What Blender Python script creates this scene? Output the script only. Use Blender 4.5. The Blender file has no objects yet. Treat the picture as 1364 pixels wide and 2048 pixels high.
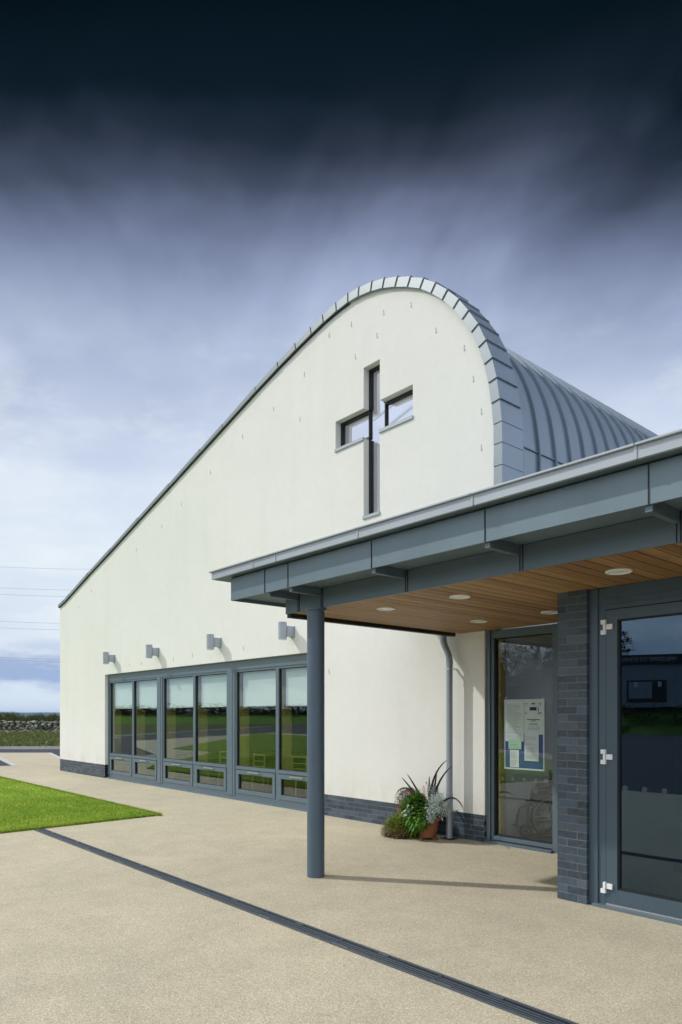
import bpy, bmesh, math, random
from math import radians, sin, cos, pi, sqrt
from mathutils import Vector, Matrix, noise
random.seed(7)
S = bpy.context.scene
COL = S.collection

# ------------------------------------------------------------------ camera
cam_d = bpy.data.cameras.new("camera")
cam = bpy.data.objects.new("camera", cam_d); COL.objects.link(cam)
cam.location = (0, 0, 1.75)
cam.rotation_euler = (radians(90), 0, radians(48.97))
cam_d.sensor_width = 36; cam_d.lens = 24.52; cam_d.shift_y = 0.1987
cam_d.clip_start = 0.1; cam_d.clip_end = 20000
S.camera = cam

# ------------------------------------------------------------------ sun + sky
SUN_AZ = math.atan2(-0.81, -0.58)          # compass bearing of the sun (x east, y north)
SUN_EL = radians(42)
sd = bpy.data.lights.new("sun", 'SUN'); sd.energy = 2.5; sd.angle = radians(1.2); sd.color = (1.0, 0.96, 0.90)
so = bpy.data.objects.new("sun", sd); COL.objects.link(so)
_d = Vector((0.81 * cos(SUN_EL), 0.58 * cos(SUN_EL), -sin(SUN_EL)))
so.rotation_euler = _d.to_track_quat('-Z', 'Y').to_euler()

w = bpy.data.worlds.new("World"); S.world = w; w.use_nodes = True
nt = w.node_tree; nt.nodes.clear()
def N(t, **k):
    n = nt.nodes.new(t)
    for a, b in k.items(): setattr(n, a, b)
    return n
def Lk(a, b): nt.links.new(a, b)
def M(op, a, b=None, c=None, clamp=False):
    n = N('ShaderNodeMath', operation=op); n.use_clamp = clamp
    for i, v in enumerate((a, b, c)):
        if v is None: continue
        if isinstance(v, (int, float)): n.inputs[i].default_value = v
        else: Lk(v, n.inputs[i])
    return n.outputs[0]
def RAMP(fac, stops, interp='LINEAR'):
    n = N('ShaderNodeValToRGB'); cr = n.color_ramp; cr.interpolation = interp
    while len(cr.elements) < len(stops): cr.elements.new(0.5)
    for e, (p, c) in zip(cr.elements, stops):
        e.position = p; e.color = (*c, 1) if len(c) == 3 else c
    Lk(fac, n.inputs[0]); return n.outputs[0]
def MIX(f, a, b, mode='MIX'):
    n = N('ShaderNodeMix', data_type='RGBA', blend_type=mode)
    for s, v in ((0, f), (6, a), (7, b)):
        if isinstance(v, (int, float)): n.inputs[s].default_value = v
        elif isinstance(v, tuple): n.inputs[s].default_value = (*v, 1)
        else: Lk(v, n.inputs[s])
    return n.outputs[2]
tc = N('ShaderNodeTexCoord'); sep = N('ShaderNodeSeparateXYZ'); Lk(tc.outputs['Generated'], sep.inputs[0])
dx, dy, dz = sep.outputs
zc = M('MAXIMUM', dz, 0.0)
# clouds lie on a flat deck: project direction on to it
den = M('ADD', zc, 0.22)
px = M('DIVIDE', dx, den); py = M('DIVIDE', dy, den)
cmb = N('ShaderNodeCombineXYZ'); Lk(px, cmb.inputs[0]); Lk(py, cmb.inputs[1])
def NOISE(scale, detail, rough, off, dist=0.0, vec=None):
    mp = N('ShaderNodeMapping'); Lk(vec or cmb.outputs[0], mp.inputs[0]); mp.inputs['Location'].default_value = off
    n = N('ShaderNodeTexNoise'); n.inputs['Scale'].default_value = scale; n.inputs['Detail'].default_value = detail
    n.inputs['Roughness'].default_value = rough; n.inputs['Distortion'].default_value = dist
    Lk(mp.outputs[0], n.inputs['Vector']); return n.outputs['Fac']
n1 = NOISE(1.1, 6, 0.5, (3.1, 1.7, 0), 0.3)
n2 = NOISE(2.6, 7, 0.55, (8.4, 2.2, 4))
n3 = NOISE(0.5, 3, 0.5, (1.0, 7.7, 2))
sky = N('ShaderNodeTexSky', sky_type='NISHITA'); sky.sun_disc = False
sky.sun_elevation = SUN_EL; sky.sun_rotation = SUN_AZ; sky.altitude = 50; sky.dust_density = 1.5
# how far a direction is towards the heavy storm bank (ahead of the camera, high up)
ahead = M('ADD', M('MULTIPLY', dx, -0.7544), M('MULTIPLY', dy, 0.6564))
n4 = NOISE(1.5, 4, 0.5, (8.8, 7.2, 10), 0.5)
el = M('SINE', M('ARCTANGENT', M('DIVIDE', zc, M('MAXIMUM', ahead, 0.25))))
zz = M('ADD', el, M('ADD', M('MULTIPLY', M('SUBTRACT', n4, 0.5), -0.17), M('MULTIPLY', M('SUBTRACT', n2, 0.5), -0.07)))
lat = M('ADD', M('MULTIPLY', dx, 0.6564), M('MULTIPLY', dy, 0.7544))
zz = M('ADD', zz, M('MULTIPLY', lat, -0.015))
sv = N('ShaderNodeCombineXYZ'); Lk(M('ADD', M('MULTIPLY', lat, 3.2), M('MULTIPLY', dz, -1.6)), sv.inputs[0]); Lk(M('MULTIPLY', dz, 1.3), sv.inputs[1])
n6 = NOISE(1.5, 5, 0.5, (1.57, 0.9, 2), 0.5, sv.outputs[0])
wisp = M('MULTIPLY', RAMP(n6, [(0.46, (0, 0, 0)), (0.68, (1, 1, 1))], 'EASE'), RAMP(dz, [(0.40, (0, 0, 0)), (0.50, (1, 1, 1)), (0.60, (1, 1, 1)), (0.695, (0, 0, 0))], 'EASE'))
cv = N('ShaderNodeCombineXYZ'); Lk(M('MULTIPLY', lat, 2.0), cv.inputs[0]); Lk(M('MULTIPLY', dz, 4.2), cv.inputs[1])
n7 = NOISE(2.3, 8, 0.58, (7.7, 2.9, 0), 0.2, cv.outputs[0])
storm = RAMP(zz, [(0.0, (.70, .80, .92)), (0.10, (.76, .85, .95)), (0.22, (.79, .87, .96)), (0.33, (.72, .80, .93)), (0.40, (.61, .69, .85)), (0.46, (.46, .54, .71)), (0.515, (.30, .365, .53)),
                  (0.56, (.155, .192, .305)), (0.595, (.062, .080, .130)), (0.625, (.018, .028, .048)), (0.65, (.003, .010, .018)), (0.71, (.0008, .0045, .0085))])
storm = MIX(M('MULTIPLY', wisp, 0.40), storm, MIX(1.0, MIX(1.0, storm, (1.45, 1.40, 1.38), 'MULTIPLY'), (.042, .045, .066), 'ADD'))
storm = MIX(M('MULTIPLY', RAMP(n7, [(0.36, (1, 1, 1)), (0.60, (0, 0, 0))]), RAMP(dz, [(0.03, (0, 0, 0)), (0.12, (1, 1, 1)), (0.42, (.8, .8, .8)), (0.56, (0, 0, 0))])), storm, MIX(1.0, storm, (.88, .90, .94), 'MULTIPLY'))
storm = MIX(M('MULTIPLY', RAMP(n7, [(0.52, (0, 0, 0)), (0.70, (1, 1, 1))]), RAMP(dz, [(0.06, (0, 0, 0)), (0.14, (.8, .8, .8)), (0.36, (.6, .6, .6)), (0.5, (0, 0, 0))])), storm, (.90, .94, .98))
bright = RAMP(n1, [(0.32, (.60, .72, .98)), (0.46, (.95, 1.02, 1.15)), (0.60, (1.35, 1.38, 1.42))])
fA = M('SMOOTHSTEP', ahead, -0.15, 0.35) if False else RAMP(ahead, [(0.02, (0, 0, 0)), (0.42, (1, 1, 1))], 'EASE')
cl = MIX(fA, bright, storm)
# low blue-grey cloud bar above the horizon
lowbar = M('MULTIPLY', RAMP(M('ADD', dz, M('MULTIPLY', M('SUBTRACT', n2, 0.5), 0.05)), [(0.030, (0, 0, 0)), (0.042, (1, 1, 1)), (0.066, (1, 1, 1)), (0.10, (0, 0, 0))]), 0.75)
cl = MIX(lowbar, cl, (.24, .36, .64))
puff = M('MULTIPLY', RAMP(n2, [(0.5, (0, 0, 0)), (0.68, (1, 1, 1))]), RAMP(dz, [(0.0, (0, 0, 0)), (0.1, (.55, .55, .55)), (0.4, (.2, .2, .2)), (0.5, (0, 0, 0))]))
cl = MIX(puff, cl, (.92, .97, 1.0))
skyc = MIX(1.0, sky.outputs[0], (.1, .1, .1), 'MULTIPLY')
cover = M('MULTIPLY', RAMP(n3, [(0.25, (.85, .85, .85)), (0.45, (1, 1, 1))]), 1.0)
cover = M('MAXIMUM', cover, RAMP(dz, [(.35, (0, 0, 0)), (.45, (1, 1, 1))]))
fin = MIX(cover, skyc, cl)
bg = N('ShaderNodeBackground'); Lk(fin, bg.inputs[0]); bg.inputs[1].default_value = 1.0
wo = N('ShaderNodeOutputWorld'); Lk(bg.outputs[0], wo.inputs[0])

S.view_settings.view_transform = 'Standard'; S.view_settings.look = 'None'
S.view_settings.exposure = 0.0; S.view_settings.gamma = 1.0
S.render.engine = 'CYCLES'
S.cycles.max_bounces = 8; S.cycles.transparent_max_bounces = 16

# ------------------------------------------------------------------ materials
class MT:
    """small node-tree helper for procedural materials"""
    def __init__(s, name):
        s.m = bpy.data.materials.new(name); s.m.use_nodes = True
        s.t = s.m.node_tree; s.b = s.t.nodes['Principled BSDF']; s.out = s.t.nodes['Material Output']
        s.tc = s.t.nodes.new('ShaderNodeTexCoord')
    def n(s, t, **k):
        x = s.t.nodes.new(t)
        for a, b in k.items(): setattr(x, a, b)
        return x
    def l(s, a, b): s.t.links.new(a, b)
    def noise(s, scale, detail=4, rough=0.5, stretch=None, dist=0.0):
        v = s.tc.outputs['Object']
        if stretch:
            mp = s.n('ShaderNodeMapping'); mp.inputs['Scale'].default_value = stretch; s.l(v, mp.inputs[0]); v = mp.outputs[0]
        x = s.n('ShaderNodeTexNoise'); x.inputs['Scale'].default_value = scale; x.inputs['Detail'].default_value = detail
        x.inputs['Roughness'].default_value = rough; x.inputs['Distortion'].default_value = dist
        s.l(v, x.inputs['Vector']); return x.outputs['Fac']
    def ramp(s, f, stops):
        x = s.n('ShaderNodeValToRGB'); cr = x.color_ramp
        while len(cr.elements) < len(stops): cr.elements.new(0.5)
        for e, (p, c) in zip(cr.elements, stops): e.position = p; e.color = (*c, 1)
        s.l(f, x.inputs[0]); return x.outputs[0]
    def mix(s, f, a, b, mode='MIX'):
        x = s.n('ShaderNodeMix', data_type='RGBA', blend_type=mode)
        for i, v in ((0, f), (6, a), (7, b)):
            if isinstance(v, (int, float)): x.inputs[i].default_value = v
            elif isinstance(v, tuple): x.inputs[i].default_value = (*v, 1)
            else: s.l(v, x.inputs[i])
        return x.outputs[2]
    def bump(s, h, strength=0.3, dist=0.01):
        x = s.n('ShaderNodeBump'); x.inputs['Strength'].default_value = strength; x.inputs['Distance'].default_value = dist
        s.l(h, x.inputs['Height']); s.l(x.outputs[0], s.b.inputs['Normal'])
    def col(s, c):
        if isinstance(c, tuple): s.b.inputs['Base Color'].default_value = (*c, 1)
        else: s.l(c, s.b.inputs['Base Color'])
    def set(s, rough=0.5, metal=0.0, spec=None):
        s.b.inputs['Roughness'].default_value = rough; s.b.inputs['Metallic'].default_value = metal
        if spec is not None: s.b.inputs['Specular IOR Level'].default_value = spec

def sc3(c, k): return tuple(min(1, x * k) for x in c)
def paint(name, c, rough=0.45, metal=0.0, var=0.12, scale=3.0, bump=0.0, streak=False):
    m = MT(name); f = m.noise(scale, 5, 0.6, (1, 1, 0.25) if streak else None)
    m.col(m.ramp(f, [(0.3, sc3(c, 1 - var)), (0.7, sc3(c, 1 + var))])); m.set(rough, metal)
    if bump: m.bump(m.noise(60, 3), bump, 0.002)
    return m.m

def mk_render():
    m = MT('render_wall')
    f = m.noise(0.7, 6, 0.6); g = m.noise(9, 4, 0.6); s = m.noise(2.2, 5, 0.6, (1, 1, 0.12))
    c = m.ramp(f, [(0.3, (.745, .75, .705)), (0.7, (.785, .785, .75))])
    c = m.mix(0.06, c, m.ramp(g, [(0.3, (.55, .56, .5)), (0.7, (.95, .95, .9))]))
    c = m.mix(m.ramp(s, [(0.52, (0, 0, 0)), (0.75, (.13, .13, .13))]), c, (.55, .56, .50))
    sp = m.n('ShaderNodeSeparateXYZ'); m.l(m.tc.outputs['Object'], sp.inputs[0])
    bz = m.ramp(sp.outputs[2], [(0.36, (.5, .5, .5)), (0.75, (.10, .10, .10)), (1.0, (0, 0, 0))])
    c = m.mix(m.mix(1.0, bz, m.ramp(m.noise(3.5, 6, 0.65, (1, 1, .5)), [(0.38, (0, 0, 0)), (0.7, (1, 1, 1))]), 'MULTIPLY'), c, (.50, .49, .42))
    m.col(c); m.set(0.9, 0, 0.2); m.bump(m.noise(110, 4, 0.7), 0.35, 0.006); return m.m
def mk_resin():
    m = MT('resin_gravel')
    v = m.n('ShaderNodeTexVoronoi'); v.inputs['Scale'].default_value = 150; m.l(m.tc.outputs['Object'], v.inputs['Vector'])
    hsv = m.n('ShaderNodeSeparateColor'); m.l(v.outputs['Color'], hsv.inputs[0])
    c = m.ramp(hsv.outputs[0], [(0.0, (.33, .285, .195)), (0.16, (.435, .385, .275)), (0.5, (.50, .447, .325)), (0.82, (.56, .508, .378)), (1.0, (.69, .645, .51))])
    big = m.ramp(m.noise(0.55, 5, 0.6), [(0.32, (.93, .935, .94)), (0.7, (1.05, 1.04, 1.03))])
    st = m.ramp(m.noise(2.5, 6, 0.65), [(0.35, (.92, .92, .92)), (0.65, (1.04, 1.04, 1.04))])
    c = m.mix(1.0, c, big, 'MULTIPLY'); c = m.mix(1.0, c, st, 'MULTIPLY')
    wr = m.ramp(m.noise(0.9, 8, 0.72, (1, .35, 1), 1.2), [(0.55, (0, 0, 0)), (0.72, (1, 1, 1))])
    c = m.mix(wr, c, m.mix(1.0, c, (.92, .925, .935), 'MULTIPLY'))
    m.col(c); m.set(0.8, 0, 0.3); m.bump(v.outputs['Distance'], 0.5, 0.004); return m.m
def mk_brick():
    m = MT('blue_brick')
    g = m.n('ShaderNodeNewGeometry')
    c = m.ramp(g.outputs['Random Per Island'], [(0.0, (.024, .041, .060)), (0.4, (.036, .060, .085)), (0.75, (.050, .080, .112)), (1.0, (.075, .108, .145))])
    pits = m.ramp(m.noise(130, 3, 0.6), [(0.36, (.35, .35, .38)), (0.46, (1, 1, 1))])
    c = m.mix(0.75, c, pits, 'MULTIPLY')
    c = m.mix(m.ramp(m.noise(18, 5, 0.6), [(0.45, (0, 0, 0)), (0.75, (.35, .35, .35))]), c, (.13, .165, .205))
    m.col(c); m.set(0.5); m.bump(m.noise(90, 5, 0.7), 0.5, 0.004); return m.m
def mk_wood():
    m = MT('cedar_boards')
    sp = m.n('ShaderNodeSeparateXYZ'); m.l(m.tc.outputs['Object'], sp.inputs[0])
    def ma(op, a, b):
        x = m.n('ShaderNodeMath', operation=op)
        for i, v in enumerate((a, b)):
            if isinstance(v, (int, float)): x.inputs[i].default_value = v
            else: m.l(v, x.inputs[i])
        return x.outputs[0]
    bi = ma('FLOOR', ma('DIVIDE', sp.outputs[0], 0.13), 0)
    wn = m.n('ShaderNodeTexWhiteNoise', noise_dimensions='1D'); m.l(bi, wn.inputs['W'])
    c = m.ramp(wn.outputs['Value'], [(0, (.235, .125, .042)), (0.5, (.315, .178, .064)), (1, (.39, .235, .09))])
    cb = m.n('ShaderNodeCombineXYZ'); m.l(ma('MULTIPLY', sp.outputs[0], 26), cb.inputs[0]); m.l(ma('ADD', ma('MULTIPLY', sp.outputs[1], 1.3), ma('MULTIPLY', bi, 7.3)), cb.inputs[1])
    t = m.n('ShaderNodeTexNoise'); t.inputs['Scale'].default_value = 1.6; t.inputs['Detail'].default_value = 6; t.inputs['Distortion'].default_value = 1.2; m.l(cb.outputs[0], t.inputs['Vector'])
    c = m.mix(0.75, c, m.ramp(t.outputs['Fac'], [(0.3, (.52, .48, .45)), (0.5, (1, 1, 1)), (0.7, (.72, .66, .6))]), 'MULTIPLY')
    m.col(c); m.set(0.6); return m.m
def mk_glass(name, tint=(.80, .86, .84), f0=0.075, refl=(.84, .94, 1), pw=2.2):
    m = MT(name); t = m.t; t.nodes.remove(m.b)
    lw = m.n('ShaderNodeLayerWeight'); lw.inputs['Blend'].default_value = 0.5
    p = m.n('ShaderNodeMath', operation='POWER'); m.l(lw.outputs['Facing'], p.inputs[0]); p.inputs[1].default_value = pw
    a = m.n('ShaderNodeMath', operation='MULTIPLY_ADD'); m.l(p.outputs[0], a.inputs[0]); a.inputs[1].default_value = 1 - f0; a.inputs[2].default_value = f0
    tr = m.n('ShaderNodeBsdfTransparent'); tr.inputs[0].default_value = (*tint, 1)
    gl = m.n('ShaderNodeBsdfGlossy'); gl.inputs['Roughness'].default_value = 0.0; gl.inputs[0].default_value = (*refl, 1)
    mx = m.n('ShaderNodeMixShader'); m.l(a.outputs[0], mx.inputs[0]); m.l(tr.outputs[0], mx.inputs[1]); m.l(gl.outputs[0], mx.inputs[2])
    m.l(mx.outputs[0], m.out.inputs[0]); return m.m
def mk_frost():
    m = MT('frosted_dot'); m.col((.55, .62, .62)); m.set(.9, 0, .1)
    tr = m.n('ShaderNodeBsdfTransparent'); mx = m.n('ShaderNodeMixShader'); mx.inputs[0].default_value = 0.10
    m.l(tr.outputs[0], mx.inputs[1]); m.l(m.b.outputs[0], mx.inputs[2]); m.l(mx.outputs[0], m.out.inputs[0]); return m.m
def mk_ground(name, stops, scale, rough=0.95, bump=0.4, fine=40, bd=0.02):
    m = MT(name); f = m.noise(scale, 7, 0.62); g = m.noise(fine, 4, 0.6)
    c = m.ramp(f, stops); c = m.mix(0.35, c, m.ramp(g, [(0.3, (.55, .55, .55)), (0.7, (1.4, 1.4, 1.4))]), 'MULTIPLY')
    m.col(c); m.set(rough, 0, 0.2); m.bump(g, bump, bd); return m.m
def mk_leaf(name, a, b, c_, trans=0.35, rough=0.55, patch=False):
    m = MT(name); g = m.n('ShaderNodeNewGeometry')
    c = m.ramp(g.outputs['Random Per Island'], [(0, a), (0.5, b), (1, c_)])
    if patch: c = m.mix(1.0, c, m.ramp(m.noise(1.1, 6, 0.65), [(0.32, (.66, .74, .7)), (0.5, (1, 1, 1)), (0.68, (1.35, 1.1, 1.5))]), 'MULTIPLY')
    m.col(c); m.set(rough, 0, 0.3)
    tl = m.n('ShaderNodeBsdfTranslucent'); m.l(c, tl.inputs[0])
    mx = m.n('ShaderNodeMixShader'); mx.inputs[0].default_value = trans
    m.l(m.b.outputs[0], mx.inputs[1]); m.l(tl.outputs[0], mx.inputs[2]); m.l(mx.outputs[0], m.out.inputs[0]); return m.m

MAT = dict(
    render=mk_render(), resin=mk_resin(), brick=mk_brick(), wood=mk_wood(),
    mortar=paint('mortar', (.19, .185, .165), 0.9, var=0.2, scale=20),
    frame=paint('frame_grey', (.115, .16, .19), 0.38, var=0.05),
    doorframe=paint('door_grey', (.06, .095, .125), 0.35, var=0.05),
    column=paint('column_grey', (.075, .112, .15), 0.42, var=0.05),
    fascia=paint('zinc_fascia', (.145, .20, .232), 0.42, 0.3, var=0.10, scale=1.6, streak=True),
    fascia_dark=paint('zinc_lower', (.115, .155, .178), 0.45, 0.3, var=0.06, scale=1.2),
    tie=paint('tie', (.60, .61, .58), 0.7),
    verge=paint('zinc_verge', (.25, .295, .32), 0.45, 0.15, var=0.06, scale=2), vergeseam=paint('verge_seam', (.17, .21, .235), 0.5, 0.1),
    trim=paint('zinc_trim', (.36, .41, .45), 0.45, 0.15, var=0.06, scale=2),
    roof=paint('zinc_roof', (.26, .325, .41), 0.42, 0.5, var=0.07, scale=0.9),
    roofseam=paint('zinc_seam', (.17, .22, .275), 0.45, 0.3, var=0.07),
    dark=paint('black_gasket_and_shade', (.010, .014, .018), 0.6),  # gaskets and dark parts, also the painted shadow strip under the verge
    lamp=paint('lamp_grey', (.36, .40, .45), 0.4, 0.2, var=0.04),
    pipe=paint('pipe_grey', (.36, .41, .46), 0.35, 0.3, var=0.05),
    steel=paint('steel', (.62, .64, .66), 0.28, 0.8, var=0.05),
    white=paint('white_paint', (.78, .80, .80), 0.5, var=0.03),
    lens=paint('lamp_lens', (.72, .76, .76), 0.25, var=0.03),
    plaster=paint('plaster', (.78, .78, .80), 0.9, var=0.03),
    lobbywall=paint('lobby_wall', (.72, .73, .73), 0.9, var=0.04),
    timber=paint('timber', (.40, .30, .10), 0.55, var=0.18, scale=6, streak=True),
    blind=paint('blind_fabric', (.88, .90, .91), 0.9, var=0.02),
    floor=paint('carpet', (.15, .075, .055), 0.9, var=0.2, scale=30),
    mat=paint('entrance_mat', (.045, .047, .045), 0.95, var=0.3, scale=60),
    glass=mk_glass('window_glass', (.76, .83, .80), 0.08, (.80, .93, .92), 2.6),
    sideglass=mk_glass('side_glass', (.84, .90, .88), 0.10, (.80, .90, .97), 2.6),
    doorglass=mk_glass('door_glass', (.55, .64, .68), 0.125, (.50, .74, 1)),
    crossglass=mk_glass('cross_glass', (.97, .98, 1.0), 0.20, (1, 1, 1)),
    added_roofglass=mk_glass('added_roof_glass', (.95, .95, .97), 0.02),  # glazing of the two added roof openings
    tarmac=mk_ground('tarmac', [(0.3, (.040, .043, .050)), (0.7, (.062, .066, .075))], 0.5, 0.8, 0.3, 60, 0.006),
    kerb=paint('kerb_concrete', (.50, .50, .50), 0.9, var=0.1, scale=4),
    line=paint('road_paint', (.72, .72, .70), 0.8, var=0.06, scale=5),
    soil=mk_ground('rough_grass_ground', [(0.36, (.10, .08, .055)), (0.5, (.085, .10, .032)), (0.66, (.10, .15, .03))], 0.35, 0.95, 0.6, 12, 0.05),
    bank=mk_ground('bank_grass', [(0.3, (.09, .20, .015)), (0.7, (.14, .28, .025))], 0.3, 0.95, 0.5, 14, 0.05),
    lawnbase=mk_ground('lawn_base', [(0.32, (.14, .26, .015)), (0.5, (.215, .335, .025)), (0.68, (.31, .42, .05))], 0.9, 0.95, 0.7, 45, 0.03),
    blade=mk_leaf('grass_blade', (.16, .27, .02), (.25, .39, .03), (.40, .50, .08), 0.3, patch=True),
    hill=mk_ground('moor', [(0.3, (.045, .075, .085)), (0.7, (.065, .10, .10))], 0.002, 0.95, 0.0),
    stone=None, terracotta=paint('terracotta', (.29, .105, .04), 0.8, var=0.2, scale=9),
    leaf=mk_leaf('leaf_green', (.05, .14, .02), (.10, .25, .03), (.19, .38, .06)),
    leafyel=mk_leaf('leaf_olive', (.12, .15, .02), (.24, .32, .03), (.38, .46, .07)),
    leafmaroon=mk_leaf('leaf_maroon', (.09, .03, .04), (.18, .08, .08), (.28, .16, .14)),
    leafsilver=mk_leaf('leaf_silver', (.38, .46, .43), (.55, .62, .58), (.70, .76, .73), 0.2),
    leafdark=mk_leaf('leaf_bronze', (.022, .015, .02), (.045, .026, .034), (.075, .04, .045), 0.1, 0.35),
    pink=mk_leaf('petal_pink', (.55, .06, .18), (.65, .12, .25), (.7, .25, .35), 0.3),
    violet=mk_leaf('petal_violet', (.28, .20, .62), (.35, .28, .7), (.5, .4, .75), 0.3),
    petal=mk_leaf('petal_white', (.7, .7, .75), (.8, .8, .84), (.82, .78, .84), 0.3),
    vergeleaf=mk_leaf('verge_leaf', (.10, .075, .045), (.10, .14, .03), (.17, .24, .05), 0.2),
    hedge=mk_leaf('hedge_leaf', (.02, .035, .008), (.055, .085, .016), (.14, .125, .045), 0.2),
    tree=mk_leaf('tree_leaf', (.012, .025, .006), (.025, .045, .010), (.045, .07, .016), 0.2),
    bark=paint('bark', (.07, .055, .04), 0.95, var=0.3, scale=8),
    rubber=paint('rubber', (.02, .02, .02), 0.7),
    wcframe=paint('wheelchair_frame', (.015, .015, .017), 0.5),
    boardblue=paint('felt_blue', (.035, .085, .30), 0.95, var=0.1, scale=40),
    paper=paint('paper', (.84, .85, .86), 0.8, var=0.02),
    papergreen=paint('paper_green', (.52, .76, .54), 0.8, var=0.02),
    ink=paint('ink', (.12, .12, .13), 0.9), inkgrey=paint('ink_grey', (.36, .37, .39), 0.9), inkblue=paint('ink_blue', (.02, .03, .13), 0.8),
    frost=mk_frost(),
    grate=paint('cast_iron', (.10, .125, .155), 0.5, 0.3, var=0.15, scale=30),
    clad=paint('kiosk_clad', (.30, .36, .42), 0.7), signdark=paint('sign_dark', (.02, .022, .03), 0.5),
    picket=paint('picket', (.62, .62, .60), 0.8), cable=paint('cable', (.12, .13, .15), 0.6),
    chair=paint('chair_wood', (.42, .31, .09), 0.5, var=0.1),
)
def mk_stone():
    m = MT('field_stone'); g = m.n('ShaderNodeNewGeometry')
    c = m.ramp(g.outputs['Random Per Island'], [(0, (.09, .095, .085)), (0.4, (.20, .20, .175)), (0.75, (.34, .33, .29)), (1, (.52, .51, .46))])
    c = m.mix(0.6, c, m.ramp(m.noise(9, 5, 0.6), [(0.3, (.45, .5, .42)), (0.7, (1.2, 1.2, 1.15))]), 'MULTIPLY')
    m.col(c); m.set(0.95); m.bump(m.noise(25, 4), 0.5, 0.03); return m.m
MAT['stone'] = mk_stone()

# ------------------------------------------------------------------ mesh builder
class MB:
    def __init__(s): s.v = []; s.f = []; s.mi = []; s.m = 0
    def add(s, vs, fs):
        o = len(s.v); s.v += [tuple(p) for p in vs]
        for f in fs: s.f.append([i + o for i in f]); s.mi.append(s.m)
        return s
    def box(s, x0, x1, y0, y1, z0, z1):
        if x0 > x1: x0, x1 = x1, x0
        if y0 > y1: y0, y1 = y1, y0
        if z0 > z1: z0, z1 = z1, z0
        return s.add([(x0, y0, z0), (x1, y0, z0), (x1, y1, z0), (x0, y1, z0), (x0, y0, z1), (x1, y0, z1), (x1, y1, z1), (x0, y1, z1)],
                     [(0, 3, 2, 1), (4, 5, 6, 7), (0, 1, 5, 4), (1, 2, 6, 5), (2, 3, 7, 6), (3, 0, 4, 7)])
    def quad(s, a, b, c, d): return s.add([a, b, c, d], [(0, 1, 2, 3)])
    def prism(s, poly, z0, z1):
        n = len(poly)
        vs = [(x, y, z0) for x, y in poly] + [(x, y, z1) for x, y in poly]
        fs = [tuple(range(n - 1, -1, -1)), tuple(range(n, 2 * n))] + [(i, (i + 1) % n, n + (i + 1) % n, n + i) for i in range(n)]
        return s.add(vs, fs)
    def tube(s, pts, r, n=10, cap=True):
        pts = [Vector(p) for p in pts]; rs = r if isinstance(r, (list, tuple)) else [r] * len(pts)
        o = len(s.v); up = None; rings = []
        for i, p in enumerate(pts):
            d = (pts[min(i + 1, len(pts) - 1)] - pts[max(i - 1, 0)]).normalized()
            if up is None:
                a = Vector((0, 0, 1)) if abs(d.z) < 0.9 else Vector((1, 0, 0))
                up = d.cross(a).normalized()
            up = (up - d * up.dot(d)).normalized(); q = d.cross(up)
            rings.append([p + (up * cos(2 * pi * k / n) + q * sin(2 * pi * k / n)) * rs[i] for k in range(n)])
        vs = [v for R in rings for v in R]; fs = []
        for i in range(len(pts) - 1):
            for k in range(n):
                a, b = i * n + k, i * n + (k + 1) % n
                fs.append((a, b, b + n, a + n))
        if cap: fs.append(tuple(range(n - 1, -1, -1))); fs.append(tuple(range(len(vs) - n, len(vs))))
        return s.add(vs, fs)
    def lathe(s, prof, c=(0, 0, 0), n=24):
        vs = []; fs = []
        for r, z in prof:
            for k in range(n): vs.append((c[0] + r * cos(2 * pi * k / n), c[1] + r * sin(2 * pi * k / n), c[2] + z))
        for i in range(len(prof) - 1):
            for k in range(n):
                a, b = i * n + k, i * n + (k + 1) % n
                fs.append((a, b, b + n, a + n))
        fs.append(tuple(range(n - 1, -1, -1))); fs.append(tuple(range(len(vs) - n, len(vs))))
        return s.add(vs, fs)
    def disc(s, c, r, axis='z', n=20):
        vs = []
        for k in range(n):
            a = 2 * pi * k / n; u, v = r * cos(a), r * sin(a)
            vs.append({'z': (c[0] + u, c[1] + v, c[2]), 'y': (c[0] + u, c[1], c[2] + v)}[axis])
        return s.add(vs, [tuple(range(n))])
    def torus(s, c, R, r, ax1, ax2, n=28, k=6):
        c = Vector(c); a1 = Vector(ax1); a2 = Vector(ax2); a3 = a1.cross(a2); vs = []; fs = []
        for i in range(n):
            t = 2 * pi * i / n; d = a1 * cos(t) + a2 * sin(t)
            for j in range(k):
                p = 2 * pi * j / k; vs.append(c + d * (R + r * cos(p)) + a3 * (r * sin(p)))
        for i in range(n):
            for j in range(k):
                fs.append((i * k + j, ((i + 1) % n) * k + j, ((i + 1) % n) * k + (j + 1) % k, i * k + (j + 1) % k))
        return s.add(vs, fs)
    def build(s, name, mat, parent=None, smooth=False, bevel=0.0, loc=None):
        me = bpy.data.meshes.new(name); me.from_pydata(s.v, [], s.f)
        for m in (mat if isinstance(mat, (list, tuple)) else [mat]): me.materials.append(MAT[m])
        if isinstance(mat, (list, tuple)): me.polygons.foreach_set('material_index', s.mi)
        if smooth: me.polygons.foreach_set('use_smooth', [True] * len(me.polygons))
        me.update()
        o = bpy.data.objects.new(name, me); COL.objects.link(o)
        if parent:
            o.parent = parent; p = parent; off = Vector((0, 0, 0))
            while p: off += p.location; p = p.parent
            o.location = -off
        if loc: o.location = loc
        if bevel:
            b = o.modifiers.new('bevel', 'BEVEL'); b.width = bevel; b.segments = 2; b.limit_method = 'ANGLE'
        return o
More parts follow.
